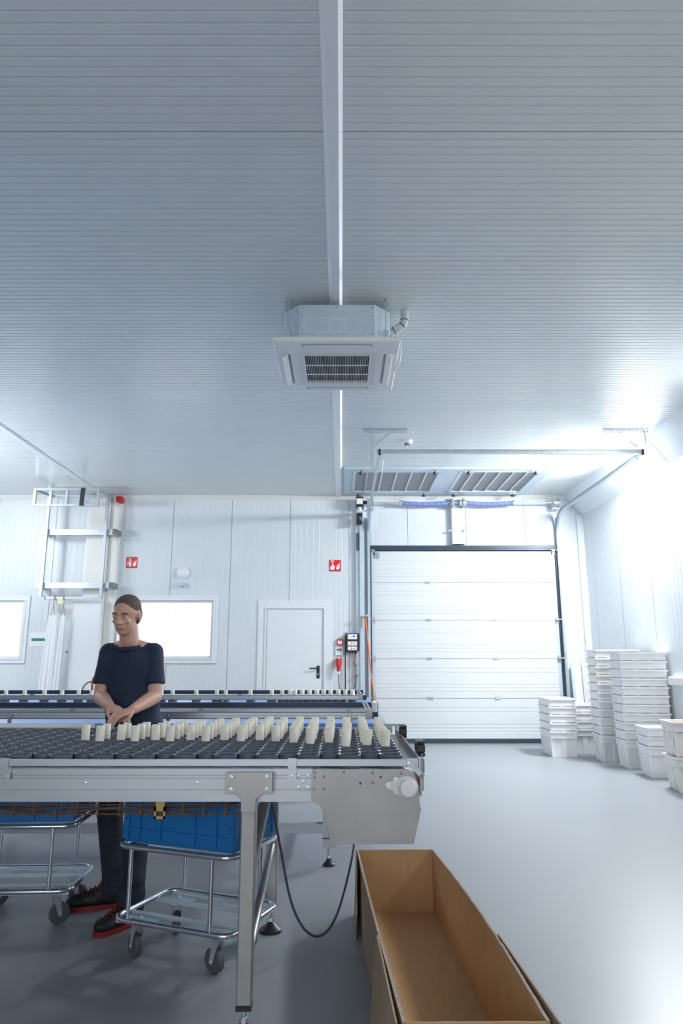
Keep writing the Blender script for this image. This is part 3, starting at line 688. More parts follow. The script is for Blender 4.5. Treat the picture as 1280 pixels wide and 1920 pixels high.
# control box
t = thing('door_control_box', 'black door control box with white label panels beside the sectional door', 'control box', (0.17, YF, 1.42))
g = G(); g.box(0.065, 0.285, YF-0.10, YF-0.001, 1.42, 1.70); cb = g.build('housing', 'black', t, bevel=0.015)
for x in (0.085, 0.255):
    g = G(); g.box(x-0.012, x+0.012, YF-0.03, YF-0.002, 1.70, 1.725); g.cyl((x, YF-0.03, 1.715), (x, YF-0.04, 1.715), 0.007, 8); g.build('mounting_lug', 'zinc', t)
g = G(); g.box(0.10, 0.25, YF-0.104, YF-0.101, 1.605, 1.685); g.build('upper_label', 'signwhite', t)
g = G(); g.box(0.10, 0.25, YF-0.104, YF-0.101, 1.432, 1.57); g.build('button_panel', 'signwhite', t)
g = G(); g.box(0.10, 0.25, YF-0.106, YF-0.1045, 1.493, 1.508); g.box(0.185, 0.213, YF-0.106, YF-0.1045, 1.64, 1.668); g.build('blue_print', 'bluemark', t)
for z in (1.543, 1.50, 1.455):
    g = G(); g.lathe([(0.0, -0.115), (0.011, -0.113), (0.012, -0.105)], (0.165, YF, z), 12, 'y'); g.build('push_button', 'orange', t)
g = G(); g.box(0.19, 0.225, YF-0.1055, YF-0.1045, 1.538, 1.548); g.lathe([(0.01, -0.1055), (0.01, -0.1045)], (0.207, YF, 1.455), 10, 'y'); g.build('grey_print', 'lcd', t)
for x in (0.095, 0.135, 0.175, 0.215, 0.245):
    g = G(); g.cyl((x, YF-0.05, 1.42), (x, YF-0.05, 1.385), 0.012, 10); g.build('cable_gland', 'black', t)
g = G(); g.tube(smooth_pts([(0.225, YF-0.05, 1.39), (0.20, YF-0.05, 1.28), (0.195, YF-0.05, 1.22), (0.235, YF-0.05, 1.17), (0.29, YF-0.05, 1.18), (0.33, YF-0.05, 1.23)]), 0.006, 8); g.build('looped_cable', 'black', t, smooth=60)
g = G(); g.tube(smooth_pts([(0.215, YF-0.062, 1.385), (0.195, YF-0.062, 1.27), (0.215, YF-0.062, 1.22), (0.265, YF-0.062, 1.195)]), 0.0055, 8); g.build('red_cable', 'orange', t, smooth=60)
for x, s, nm in ((0.062, -1, 'left'), (0.290, 1, 'right')):
    g = G(); g.tube([(x, YF-0.045, 1.66), (x, YF-0.045, 1.45), (x+s*0.002, YF-0.045, 1.2), (x+s*0.012 if s > 0 else x, YF-0.045, 0.55)], 0.009, 8)
    single(g.build('hoist_chain', 'black', None, smooth=50), (x, YF-0.045, 0.55), 'thin black chain hanging on the %s side of the door control box' % nm, 'chain')
for x, z, mm, lab in ((0.215, 1.03, 'red', 'red'), (0.248, 1.05, 'green', 'green')):
    g = G(); g.cyl((x, YF-0.05, z-0.015), (x, YF-0.075, z-0.012), 0.017, 12); g.cyl((x, YF-0.03, z-0.015), (x, YF-0.05, z-0.015), 0.012, 8)
    single(g.build('cable_tag', mm, None, smooth=40), (x, YF-0.05, z-0.03), 'tiny %s tag on the cable under the door control box' % lab, 'tag')
t = thing('pull_cord', 'orange pull cord running from the left door track down to the floor', 'cord', (0.38, YF-0.16, 1.9))
g = G(); g.tube([(0.385, YF-0.15, 1.97), (0.40, YF-0.16, 1.80), (0.45, YF-0.3, 1.2), (0.52, YF-0.4, 0.55), (0.57, YF-0.45, 0.2)], 0.010, 8); g.build('cord', 'orange', t, smooth=60)
g = G(); g.tube([(0.328, YF-0.12, 1.97), (0.326, YF-0.12, 1.78)], 0.008, 8); g.build('short_end', 'orange', t)
g = G(); g.box(0.315, 0.41, YF-0.17, YF-0.09, 1.965, 1.985); g.cyl((0.40, YF-0.17, 1.965), (0.40, YF-0.17, 1.99), 0.02, 12); g.build('cord_guide', 'zinc', t)

# aluminium guard frame of the roof ladder
lf = thing('hatch_ladder_frame', 'aluminium ladder frame with front guard rail hanging on the wall beside the column', 'ladder frame', (-4.3, 11.0, 2.25))
def bar(g, p0, p1, w, h):
    p0 = Vector(p0); p1 = Vector(p1); d, u, wv = g.frame(p0, p1)
    q = [u*w/2+wv*h/2, u*w/2-wv*h/2, -u*w/2-wv*h/2, -u*w/2+wv*h/2]
    vs = [p0+a for a in q]+[p1+a for a in q]
    g.add(vs, [(0, 1, 2, 3), (7, 6, 5, 4), (0, 4, 5, 1), (1, 5, 6, 2), (2, 6, 7, 3), (3, 7, 4, 0)])
for x in (-4.80, -3.84):
    g = G(); bar(g, (x, 11.02, 2.25), (x, 11.02, ZC-0.02), 0.045, 0.05); g.build('upright', 'alu', lf)
    g = G(); bar(g, (x+0.05, 11.0, ZC-0.09), (x+0.03, 10.40, ZC-0.13), 0.03, 0.04); g.build('side_arm', 'alu', lf)
for z in (3.32, 2.45):
    g = G(); bar(g, (-4.90, 11.07, z), (-3.70, 11.07, z), 0.05, 0.09); cbm = g.build('crossbeam', 'alu', lf)
    g = G(); g.box(-3.72, -3.66, 11.0, YF-0.09, z-0.045, z+0.045); g.build('wall_block', 'lcd', lf)
    g = G(); g.box(-4.92, -4.86, 11.08, YF-0.001, z-0.03, z+0.03); g.build('wall_block', 'alu', lf)
g = G(); bar(g, (-4.82, 11.02, 2.25), (-3.82, 11.02, 2.25), 0.03, 0.03); g.build('bottom_rail', 'alu', lf)
yy_ = 10.37
for z in (3.87, 3.615):
    g = G(); bar(g, (-4.76, yy_, z), (-3.75, yy_, z), 0.03, 0.035); g.build('guard_rail', 'alu', lf)
for x in (-4.745, -4.5, -4.25, -3.765):
    g = G(); bar(g, (x, yy_, 3.60), (x, yy_, 3.88), 0.04, 0.04); g.build('guard_post', 'alu', lf)
g = G(); bar(g, (-4.01, yy_-0.02, 3.605), (-4.0, yy_-0.02, 3.885), 0.05, 0.05); g.build('black_grip', 'black', lf)
g = G(); bar(g, (-4.76, 11.0, ZC-0.09), (-3.84, 11.0, ZC-0.09), 0.03, 0.04); g.build('rear_rail', 'alu', lf)
# hooks, aprons, note, paper sign
for x in (-4.71, -4.55, -4.41):
    g = G(); g.tube([(x, 11.0, 2.275), (x-0.012, 10.99, 2.27), (x-0.014, 10.985, 2.235), (x, 10.985, 2.215), (x+0.012, 10.985, 2.225)], 0.005, 6)
    single(g.build('hook', 'black', None, smooth=60), (x, 10.99, 2.21), {-4.71: 'left black hook, empty, on the bottom rail of the aluminium frame', -4.55: 'black hook holding the wider white apron', -4.41: 'black hook holding the narrow white apron'}[x], 'hook')
g = G(); g.box(-4.51, -4.42, 10.995, 10.998, 2.15, 2.243); single(g.build('sticky_note', 'note'), (-4.46, 10.996, 2.15), 'small pale yellow note under the aluminium frame', 'note')
def apron(name, xt, w, wb_, label, fold):
    t = thing(name, label, 'apron', (xt, 10.985, 0.3))
    g = G(); nx, nz = 17, 14; vs = []
    for s in (0, 1):
        for j in range(nz):
            v = j/(nz-1); z = 2.0-v*1.75-(0.0 if j else 0.0)
            for i in range(nx):
                u = i/(nx-1)*2-1; ww = w+(wb_-w)*v
                x = xt+u*ww/2-0.045*v; y = 10.985+0.014*math.sin(u*fold+v*0.6)*(0.4+v)+s*0.006
                zz = z-(0.05*abs(u) if j == 0 else 0)
                vs.append((x, y, zz))
    fs = []; N = nx*nz
    for j in range(nz-1):
        for i in range(nx-1):
            a = j*nx+i; fs.append((a, a+1, a+nx+1, a+nx)); fs.append((a+N, a+nx+N, a+nx+1+N, a+1+N))
    edge = [i for i in range(nx)]+[j*nx+nx-1 for j in range(1, nz)]+[(nz-1)*nx+i for i in range(nx-2, -1, -1)]+[j*nx for j in range(nz-2, 0, -1)]
    for a, b in zip(edge, edge[1:]+edge[:1]): fs.append((a, b, b+N, a+N))
    g.add(vs, fs); g.build('apron_cloth', 'cloth', t, smooth=60)
    g = G(); g.tube([(xt-0.03, 10.985, 1.97), (xt-0.005, 10.985, 2.10), (xt, 10.985, 2.22), (xt+0.004, 10.985, 2.10), (xt+0.03, 10.985, 1.97)], 0.005, 6); g.build('neck_loop', 'twine', t)
apron('apron', -4.565, 0.13, 0.24, 'wider of the two long white aprons hanging under the aluminium frame', 9)
apron('apron', -4.405, 0.06, 0.12, 'narrow folded white apron, right of the wider hanging apron', 5)
t = thing('paper_notice', 'white paper notice with a green bar beside the left window', 'notice', (-4.92, YF, 1.49))
g = G(); g.box(-5.06, -4.79, YF-0.004, YF-0.001, 1.50, 1.72); g.build('sheet', 'paper', t)
g = G(); g.box(-5.03, -4.80, YF-0.0055, YF-0.0042, 1.58, 1.625); g.build('green_bar', 'green', t)
g = G(); g.box(-4.46, -4.425, YF-0.006, YF-0.001, 1.40, 1.42); single(g.build('blue_sticker', 'bluemark'), (-4.44, YF-0.003, 1.4), 'tiny blue sticker on the wall between the two aprons', 'sticker')
# red hose reel frame behind the person
t = thing('hose_cart', 'red tubular cart handle with grey crank behind the worker at the column', 'cart', (-3.75, 10.3, 0))
g = G(); g.tube(smooth_pts([(-3.60, 10.3, 0.0), (-3.62, 10.3, 0.85), (-3.62, 10.3, 1.04), (-3.50, 10.3, 1.08), (-3.32, 10.3, 1.06), (-3.28, 10.3, 0.9), (-3.28, 10.3, 0.0)]), 0.016, 10); g.build('handle_frame', 'hosered', t, smooth=60)
g = G(); g.tube([(-3.57, 10.32, 0.95), (-3.34, 10.32, 0.95)], 0.014, 8); g.tube([(-3.45, 10.32, 0.95), (-3.45, 10.32, 0.5)], 0.018, 8); g.build('crossbar', 'lcd', t)
g = G(); g.tube(smooth_pts([(-3.60, 10.28, 0.98), (-3.70, 10.28, 0.96), (-3.76, 10.28, 0.86), (-3.78, 10.28, 0.7), (-3.70, 10.28, 0.4)]), 0.012, 8); g.build('hose', 'lcd', t, smooth=60)

# ================================================================== NEAR CONVEYOR
nc = thing('near_conveyor', 'near aluminium conveyor table carrying rows of slate cups and ivory tubes', 'conveyor', (-0.35, 3.3, 0))
X0, X1 = -2.6, -0.11
def profile_beam(g, x0, x1, y, z0, z1, grooves, depth=0.04, s=-1):
    # face towards -y (s=-1) with real grooves
    prof = [(y, z0)]
    for zc in grooves: prof += [(y, zc-0.004), (y+0.006, zc-0.003), (y+0.006, zc+0.003), (y, zc+0.004)]
    prof += [(y, z1), (y+depth, z1), (y+depth, z0)]
    g.prism(prof, 'x', x0, x1)
g = G(); profile_beam(g, X0, X1+0.0, 2.75, 0.775, 0.892, [0.820, 0.861, 0.872]); g.build('front_beam', 'alu', nc)
g = G(); profile_beam(g, X0, X1, 3.905, 0.775, 0.892, []); g.build('rear_beam', 'alu', nc)
g = G(); g.box(X0, 0.243, 2.795, 3.90, 0.868, 0.878); g.box(X0, 0.205, 2.80, 3.895, 0.80, 0.806); g.build('belt', 'beltw', nc)
for x in (-2.2, -1.5, -0.8, -0.2):
    g = G(); g.box(x-0.02, x+0.02, 2.79, 3.905, 0.808, 0.86); g.build('cross_member', 'alu', nc)
g = G(); g.box(X0, 0.245, 2.722, 2.734, 0.905, 0.930); g.build('guard_rail', 'alu', nc, bevel=0.0015)
g = G(); g.box(X0, 0.20, 3.94, 3.952, 0.905, 0.93); g.build('guard_rail', 'alu', nc)
g = G(); g.box(-2.6, -1.36, 3.955, 3.96, 0.89, 0.952); g.build('rear_guard_plate', 'signwhite', nc)
for x in (-1.262, -0.185):
    g = G(); g.box(x-0.015, x+0.015, 2.741, 2.7495, 0.855, 0.905); g.box(x-0.015, x+0.015, 2.716, 2.7495, 0.9, 0.905); g.box(x-0.016, x+0.016, 2.714, 2.7215, 0.903, 0.934); bk = g.build('rail_bracket', 'alu', nc)
    g = G(); bolt(g, (x-0.002, 2.741, 0.866), (0, -1, 0), 0.0045); g.build('bolt', 'chrome', bk)
g = G()
for x, z in ((-0.965, 0.842), (-0.545, 0.842), (-0.115-0.03, 0.0)):
    if z: bolt(g, (x, 2.75, z), (0, -1, 0), 0.0045)
for x in (-0.162, -0.128):
    for z in (0.824, 0.866): bolt(g, (x, 2.75, z), (0, -1, 0), 0.0055)
bolt(g, (-0.145, 2.75, 0.845), (0, -1, 0), 0.005)
g.build('beam_bolts', 'chrome', nc)
# legs
def foot(par, x, y, h, r=0.045, m='black'):
    g = G(); g.cyl((x, y, 0.03), (x, y, h), 0.009, 10); g.cyl((x, y, 0.045), (x, y, 0.06), 0.015, 6); f = g.build('foot_screw', 'chrome', par, smooth=40)
    g = G(); g.lathe([(0, 0), (r, 0), (r, 0.012), (r*0.5, 0.03), (0.014, 0.045), (0, 0.045)], (x, y, 0), 20); g.build('foot_pad', m, par, smooth=30)
g = G(); g.box(-0.372, -0.317, 2.722, 2.777, 0.105, 0.79); fl = g.build('leg', 'steel', nc, bevel=0.005)
g = G(); g.box(-0.372, -0.317, 2.722, 2.777, 0.09, 0.105); g.build('end_plug', 'black', fl)
foot(fl, -0.345, 2.75, 0.095)
g = G(); cxp = -0.3445
g.prism([(cxp-0.088, 0.885), (cxp+0.088, 0.885), (cxp+0.088, 0.808), (cxp+0.048, 0.808), (cxp+0.028, 0.790), (cxp+0.0275, 0.745), (cxp-0.0275, 0.745), (cxp-0.028, 0.790), (cxp-0.048, 0.808), (cxp-0.088, 0.808)], 'y', 2.7135, 2.7205)
pl = g.build('leg_plate', 'steel', nc, bevel=0.0015)
g = G(); g.box(cxp-0.08, cxp+0.08, 2.7206, 2.7495, 0.812, 0.88); g.build('leg_plate_spacer', 'steel', nc)
for sx in (-0.066, 0.066):
    for z in (0.868, 0.825):
        g = G(); bolt(g, (cxp+sx, 2.7135, z), (0, -1, 0), 0.0055); g.build('bolt', 'chrome', pl)
g = G(); g.box(-0.372, -0.317, 3.68, 3.735, 0.105, 0.79); rl = g.build('leg', 'steel', nc, bevel=0.005)
foot(rl, -0.345, 3.708, 0.12, 0.055)
g = G(); g.cyl((-0.345, 3.69, 0.40), (-0.345, 2.775, 0.22), 0.019, 14); g.build('leg_brace', 'steel', nc, smooth=40)
g = G(); g.cyl((-0.345, 2.79, 0.50), (-0.31, 3.12, 0.775), 0.022, 14); g.build('leg_brace', 'steel', nc, smooth=40)
for y in (2.75, 3.708):
    g = G(); g.box(-2.372, -2.317, y-0.028, y+0.028, 0.09, 0.79); l2 = g.build('leg', 'steel', nc); foot(l2, -2.345, y, 0.1)
g = G(); g.box(-0.372, -0.317, 2.777, 3.68, 0.755, 0.795); g.build('cross_member', 'steel', nc)
# end plates
def endplate(y, t_):
    pts = [(-0.112, 0.893), (0.245, 0.893), (0.27, 0.88), (0.281, 0.862), (0.292, 0.83), (0.291, 0.77), (0.297, 0.752), (0.268, 0.636), (0.262, 0.631), (-0.03, 0.631), (-0.042, 0.640), (-0.055, 0.70), (-0.066, 0.74), (-0.082, 0.765), (-0.105, 0.776), (-0.112, 0.777)]
    g = G(); g.prism(pts, 'y', y, y+t_); return g
ep = endplate(2.738, 0.006).build('end_plate', 'steel', nc, bevel=0.001)
ep2 = endplate(3.945, 0.006).build('end_plate', 'steel', nc)
g = G()
for x, z in ((-0.1, 0.866), (-0.1, 0.824), (-0.066, 0.866), (-0.066, 0.824), (-0.10, 0.882), (0.01, 0.882), (0.118, 0.880), (0.225, 0.878), (0.118, 0.846)):
    g.lathe([(0.0, -0.004), (0.004, -0.003), (0.0055, 0)], (x, 2.738, z), 10, 'y')
g.build('dome_screws', 'chrome', ep, smooth=60)
for x, z in ((0.071, 0.842), (0.147, 0.865)):
    g = G(); g.lathe([(0.0045, -0.0005), (0.0045, 0.0)], (x, 2.738, z), 12, 'y'); g.build('drilled_hole', 'black', ep)
# bearing unit
bu = (0.246, 0.832)
g = G()
pts = []
for k in range(20):
    a = -PI*0.62+k/19*PI*1.24; pts.append((bu[0]+0.040*math.cos(a), bu[1]+0.040*math.sin(a)))
for k in range(8):
    a = PI*0.72+k/7*PI*0.56; pts.append((0.173+0.012*math.cos(a), 0.838+0.012*math.sin(a)))
g.prism(pts, 'y', 2.722, 2.7375); bf = g.build('bearing_flange', 'ivory', nc, bevel=0.002)
M['flange'] = mat('cream_bearing', (0.80, 0.80, 0.74), 0.4)
bf.data.materials[0] = M['flange']
g = G(); g.lathe([(0.0, -0.036), (0.028, -0.034), (0.031, -0.028), (0.032, -0.012), (0.037, -0.008), (0.037, 0.0)], (bu[0], 2.722, bu[1]), 32, 'y'); g.build('bearing_cap', 'signwhite', bf, smooth=30)
for x, z in ((0.176, 0.838), (0.203, 0.859), (0.203, 0.816)):
    g = G(); bolt(g, (x, 2.722, z), (0, -1, 0), 0.0075, 0.007); g.build('bolt', 'zinc', bf)
g = G(); g.lathe([(0.004, -0.004), (0.004, 0.004)], (0.281, 2.725, 0.862), 8, 'y'); g.build('grease_nipple', 'red', bf)
# end: sheet over the return roller, roller, lever, hinged bar, handles
g = G(); g.box(0.244, 0.292, 2.78, 3.92, 0.893, 0.897); g.build('end_sheet', 'steel', nc)
g = G(); g.cyl((0.245, 2.746, 0.832), (0.245, 3.943, 0.832), 0.034, 20); g.build('end_roller', 'alu', nc, smooth=40)
g = G(); g.box(0.292, 0.298, 2.78, 3.90, 0.893, 0.932); hb = g.build('hinged_flap', 'steel', nc)
g = G(); g.cyl((0.3015, 2.78, 0.90), (0.3015, 3.60, 0.90), 0.004, 8); g.build('hinge_rod', 'chrome', nc, smooth=40)
for y, x0_ in ((2.90, 0.302), (3.56, 0.290)):
    g = G()
    for s0, s1, z0_, z1_ in ((0, 0.09, 0.962, 0.975), (0, 0.014, 0.93, 0.962), (0.076, 0.09, 0.93, 0.962), (0, 0.09, 0.915, 0.93)):
        g.box(x0_, x0_+0.034, y+s0, y+s1, z0_, z1_)
    h = g.build('grab_handle', 'black', nc, bevel=0.005)
g = G(); g.box(0.245, 0.29, 2.722, 2.734, 0.902, 0.932); g.box(0.288, 0.297, 2.722, 2.78, 0.882, 0.932); br = g.build('corner_bracket', 'alu', nc)
g = G(); g.lathe([(0.006, -0.004), (0.006, 0)], (0.275, 2.722, 0.917), 12, 'y'); bolt(g, (0.252, 2.722, 0.917), (0, -1, 0), 0.004); g.build('bolt', 'chrome', br)
g = G(); bar(g, (0.256, 2.712, 0.918), (0.295, 2.712, 0.878), 0.006, 0.018); g.build('stay_bar', 'alu', nc)
g = G(); g.cyl((0.303, 2.73, 0.882), (0.303, 2.73, 0.93), 0.0095, 12); g.cyl((0.304, 2.73, 0.86), (0.304, 2.73, 0.95), 0.003, 8); g.cyl((0.302, 2.73, 0.868), (0.302, 2.73, 0.875), 0.009, 6); g.build('locking_pin', 'steel', nc, smooth=40)
g = G(); g.box(0.293, 0.300, 2.72, 3.0, 0.80, 0.868); g.box(0.300, 0.310, 2.74, 3.0, 0.815, 0.866); g.build('scraper_plate', 'steel', nc)
g = G(); g.box(0.20, 0.33, 4.02, 4.06, 0.93, 0.94); g.box(0.30, 0.315, 4.0, 4.03, 0.87, 0.93); g.box(0.24, 0.28, 3.96, 4.06, 0.90, 0.93)
g.build('rear_bearing_bracket', 'steel', nc)
# wire tray under the beam
wt = thing('wire_cable_tray', 'rusty wire cable tray slung under the near conveyor beam', 'cable tray', (-1.2, 2.95, 0.7))
for y, z in ((2.90, 0.735), (2.88, 0.705), (3.0, 0.705)):
    g = G(); g.tube([(-2.3, y, z), (-0.40, y, z)], 0.003, 6); g.build('long_wire', 'rust', wt)
k = 0
for i in range(22):
    x = -2.2+i*0.083
    g = G(); g.tube([(x, 2.90, 0.765), (x, 2.875, 0.70), (x, 3.0, 0.70), (x, 3.03, 0.765)], 0.0028, 6); g.build('cross_wire', 'rust', wt)
for j, yy2 in enumerate((2.91, 2.94, 2.97)):
    g = G(); pts = [(-2.3+0.05*i, yy2+0.012*math.sin(i*0.7+j), 0.712+0.008*math.sin(i*0.5+j*2)) for i in range(36)]; g.tube(pts, 0.005, 6)
    c_ = g.build('tray_cable', 'rubber', wt, smooth=60)
g = G(); g.box(-0.725, -0.69, 2.865, 2.871, 0.735, 0.77); g.box(-0.73, -0.722, 2.866, 2.875, 0.69, 0.735); g.box(-0.695, -0.687, 2.866, 2.875, 0.69, 0.735); g.box(-0.73, -0.687, 2.866, 2.875, 0.69, 0.70); g.box(-0.73, -0.687, 2.866, 2.875, 0.718, 0.735); g.build('tray_clip', 'brass', wt)
# grey cable
g = G(); g.tube(smooth_pts([(-0.305, 3.15, 0.772), (-0.30, 3.18, 0.68), (-0.265, 3.3, 0.45), (-0.23, 3.40, 0.22), (-0.17, 3.5, 0.07), (-0.10, 3.56, 0.02), (-0.03, 3.62, 0.07), (0.03, 3.80, 0.20), (0.075, 3.95, 0.36), (0.085, 3.97, 0.60), (0.08, 3.9, 0.80)], 3), 0.006, 8)
single(g.build('loose_cable', 'rubber', None, smooth=60), (-0.1, 3.5, 0.02), 'grey cable looping down from the near conveyor to the cardboard box', 'cable')

# cups in hex rows
def cup_mesh(r=0.0452, h=0.052):
    g = G(); g.lathe([(0, 0), (r-0.004, 0), (r-0.001, 0.004), (r, h-0.0012), (r-0.0012, h), (r-0.0030, h), (r-0.0042, h-0.0014), (r-0.006, 0.005), (0, 0.005)], (0, 0, 0), 22); return g
ZB = 0.878
first = None; tube_first = None
ntube = {17: 1, 16: 2, 15: 2, 14: 3, 13: 3, 12: 4, 11: 4, 10: 5, 9: 5, 8: 6, 7: 6}
startrow = lambda k: 3 if k <= 2 else (4 if k <= 5 else 5)
def tube_mesh(r=0.0195, h=0.110):
    g = G(); prof = [(0, 0), (r, 0)]
    n = 9
    for i in range(n): z = h*(i+0.5)/n; prof += [(r+0.0006, z-0.002), (r-0.0004, z+0.003)]
    prof += [(r, h), (r-0.003, h), (r-0.003, h-0.02), (0, h-0.02)]
    g.lathe(prof, (0, 0, 0), 14); return g
NTH = ['first', 'second', 'third', 'fourth', 'fifth', 'sixth', 'seventh', 'eighth', 'ninth', 'tenth', 'eleventh', 'twelfth', 'thirteenth', 'fourteenth', 'fifteenth', 'sixteenth', 'seventeenth', 'eighteenth', 'nineteenth', 'twentieth'] + ['twenty-'+q for q in ('first', 'second', 'third', 'fourth', 'fifth', 'sixth', 'seventh', 'eighth', 'ninth')]
for k in range(27):
    x = 0.195-0.0815*k
    for j in range(11):
        y = 2.862+(0.047 if k % 2 else 0)+0.094*j
        if y > 3.86: continue
        hast = k <= 17 and startrow(k) <= j < startrow(k)+ntube.get(k, 12)
        if first is None:
            first = cup_mesh().build('slate_cup', 'cup', None, smooth=35); o = first
        else: o = first.copy(); C.objects.link(o)
        o.location = (x+random.uniform(-0.0004, 0.0004), y, ZB+0.001)
        where = '%s row from front rail, %s column from right end' % (NTH[j], NTH[k])
        if hast: tag(o, 'slate cup holding a tube, '+where, 'cup', 'slate cups holding tubes on the near conveyor')
        else: tag(o, 'empty slate cup, '+where, 'cup', 'empty slate cups on the near conveyor')
        if hast:
            if tube_first is None: tube_first = tube_mesh().build('ivory_tube', 'ivory', None, smooth=50); q = tube_first
            else: q = tube_first.copy(); C.objects.link(q)
            q.location = (x-0.008+random.uniform(-0.003, 0.003), y+random.uniform(-0.004, 0.004), ZB+0.007)
            tl = 4.0 if random.random() < 0.12 else 1.2
            q.rotation_euler = (math.radians(random.uniform(-tl, tl)), math.radians(random.uniform(-tl, tl)), random.uniform(0, 6))
            if k == 1 and j == startrow(1): q.rotation_euler = (0, math.radians(7), 0)
            tag(q, 'ivory tube, near conveyor, '+where, 'tube', 'ivory tubes in cups on the near conveyor')

# ================================================================== FAR CONVEYORS
def far_lane(name, label, ya, yb_, z, front, back):
    t = thing(name, label, 'conveyor', (0, (ya+yb_)/2, 0))
    XL2 = -7.5
    g = G(); g.box(XL2, 0.30, ya+0.02, yb_-0.02, z-0.065, z-0.055); g.build('belt', 'beltb', t)
    g = G(); g.box(XL2, 0.285, ya-0.01, ya+0.02, z-0.072, z-0.053); g.build('belt_edge', 'beltb', t)
    g = G(); profile_beam(g, XL2, 0.26, ya-0.012, z-0.145, z-0.075, [z-0.108], 0.035); g.build('side_beam', 'alu', t)
    g = G(); g.box(XL2, 0.26, yb_, yb_+0.03, z-0.145, z-0.04); g.build('side_beam', 'alu', t)
    for y, sty in ((ya, front), (yb_, back)):
        if sty == 'alu':
            g = G(); profile_beam(g, XL2, 0.205, y-0.045, z-0.018, z+0.018, [z], 0.03); r_ = g.build('guide_rail', 'alu', t)
            g = G(); g.box(XL2, 0.205, y-0.047, y-0.013, z+0.018, z+0.022); g.box(XL2, 0.205, y-0.047, y-0.013, z-0.022, z-0.018); g.build('black_lining', 'darkrail', r_)
        else:
            g = G(); g.box(XL2, 0.24, y-0.045, y-0.015, z-0.021, z+0.021); r_ = g.build('guide_rail', 'darkrail', t)
        g = G(); g.box(0.205, 0.242, y-0.048, y-0.012, z-0.022, z+0.022); g.build('rail_end_block', 'black', r_)
    for i, x in enumerate((-6.3, -5.0, -3.5, -2.2, -1.15, 0.055)):
        g = G(); g.box(x-0.013, x+0.013, ya-0.052, ya-0.047, z-0.09, z+0.012); g.box(x-0.013, x+0.013, ya-0.047, ya-0.012, z-0.095, z-0.09); b_ = g.build('rail_clamp', 'steel', t)
        g = G(); bolt(g, (x, ya-0.052, z), (0, -1, 0), 0.006); g.build('bolt', 'chrome', b_)
        g = G(); g.box(x-0.02, x+0.02, yb_-0.012, yb_-0.006, z-0.08, z+0.0); g.build('rail_clamp', 'steel', t)
    # slotted end link across the lane
    g = G()
    L = yb_-ya
    g.box(0.165, 0.178, ya-0.04, yb_-0.02, z+0.022, z+0.030); g.box(0.190, 0.203, ya-0.04, yb_-0.02, z+0.022, z+0.030)
    g.box(0.165, 0.203, ya-0.04, ya+0.0, z+0.022, z+0.030); g.box(0.165, 0.203, yb_-0.06, yb_-0.02, z+0.022, z+0.030); lk = g.build('end_link', 'alu', t)
    g = G(); g.box(0.162, 0.203, ya-0.055, ya-0.048, z-0.02, z+0.03); bolt(g, (0.185, ya-0.055, z+0.0), (0, -1, 0), 0.006); g.build('link_plate', 'steel', lk)
    for x in (-0.08, -2.6, -5.1):
        for y in (ya+0.0, yb_-0.01):
            g = G(); g.prism([(x-0.04, y-0.04), (x-0.012, y-0.04), (x-0.012, y-0.032), (x+0.012, y-0.032), (x+0.012, y-0.04), (x+0.04, y-0.04), (x+0.04, y+0.04), (x-0.04, y+0.04)], 'z', 0.115, z-0.146)
            l_ = g.build('leg', 'alu', t); foot(l_, x, y, 0.118, 0.038)
        g = G(); g.box(x-0.02, x+0.02, ya+0.04, yb_-0.05, 0.25, 0.29); g.build('leg_tie', 'alu', t)
    for y in (ya+0.0,):
        for a, b in ((-5.06, -2.64), (-2.56, -0.12)):
            g = G(); g.box(a, b, y-0.022, y+0.022, 0.195, 0.255); tb = g.build('base_rail', 'alu', t)
    g = G(); g.cyl((0.26, ya+0.03, z-0.09), (0.26, yb_-0.01, z-0.09), 0.030, 16); g.build('end_roller', 'alu', t, smooth=40)
    return t
ZR = 0.93
A_ = far_lane('belt_conveyor', 'empty blue belt conveyor standing right behind the near conveyor', 4.80, 5.85, ZR, 'alu', 'dark')
B_ = far_lane('belt_conveyor', 'farthest blue belt conveyor carrying a line of ivory tubes', 6.95, 8.05, ZR, 'alu', 'dark')
g = G(); g.tube([(-0.16, 4.772, 0.262), (-0.12, 4.770, 0.262), (-0.035, 4.755, 0.17), (-0.035, 4.755, 0.168), (-0.125, 4.755, 0.172)], 0.003, 6); g.build('cable_tie', 'black', A_)
# white drive housing at the far end
g = G(); g.box(0.262, 0.296, 5.90, 6.15, 0.865, 0.945); dh = g.build('drive_housing', 'signwhite', A_, bevel=0.006)
g = G(); g.box(0.296, 0.304, 5.92, 6.12, 0.87, 0.94); g.build('housing_cap', 'lcd', dh)
# tubes and cups on the far belt
Q1290 = 1290.0
def far_x(px, Y=7.10): return (px-640)/Q1290*Y/1.042
xs_far = [5, 40, 79, 112, 143, 168, 195, 222, 250, 275, 300, 321.5, 366, 404, 420, 469, 508, 528, 542, 551, 565, 579, 593, 606, 620, 633.5, 648, 661]
for i, px in enumerate(xs_far):
    rows = 1 if px < 540 else 3
    for r_ in range(rows):
        X = far_x(px); Y = 7.10+r_*0.094
        o = first.copy(); C.objects.link(o); o.location = (X, Y, ZR-0.055+0.0005); lw = '%s place from its right end, %s' % (NTH[len(xs_far)-1-i], ('front row', 'middle row', 'back row')[r_]); tag(o, 'slate cup on the farthest conveyor, '+lw, 'cup', 'slate cups on the farthest conveyor')
        q = tube_first.copy(); C.objects.link(q); q.location = (X+random.uniform(-.004, .004), Y, ZR-0.055+0.006); q.rotation_euler = (random.uniform(-.02, .02), random.uniform(-.03, .03), random.uniform(0, 6))
        tag(q, 'ivory tube on the farthest conveyor, '+lw, 'tube', 'ivory tubes on the farthest conveyor')

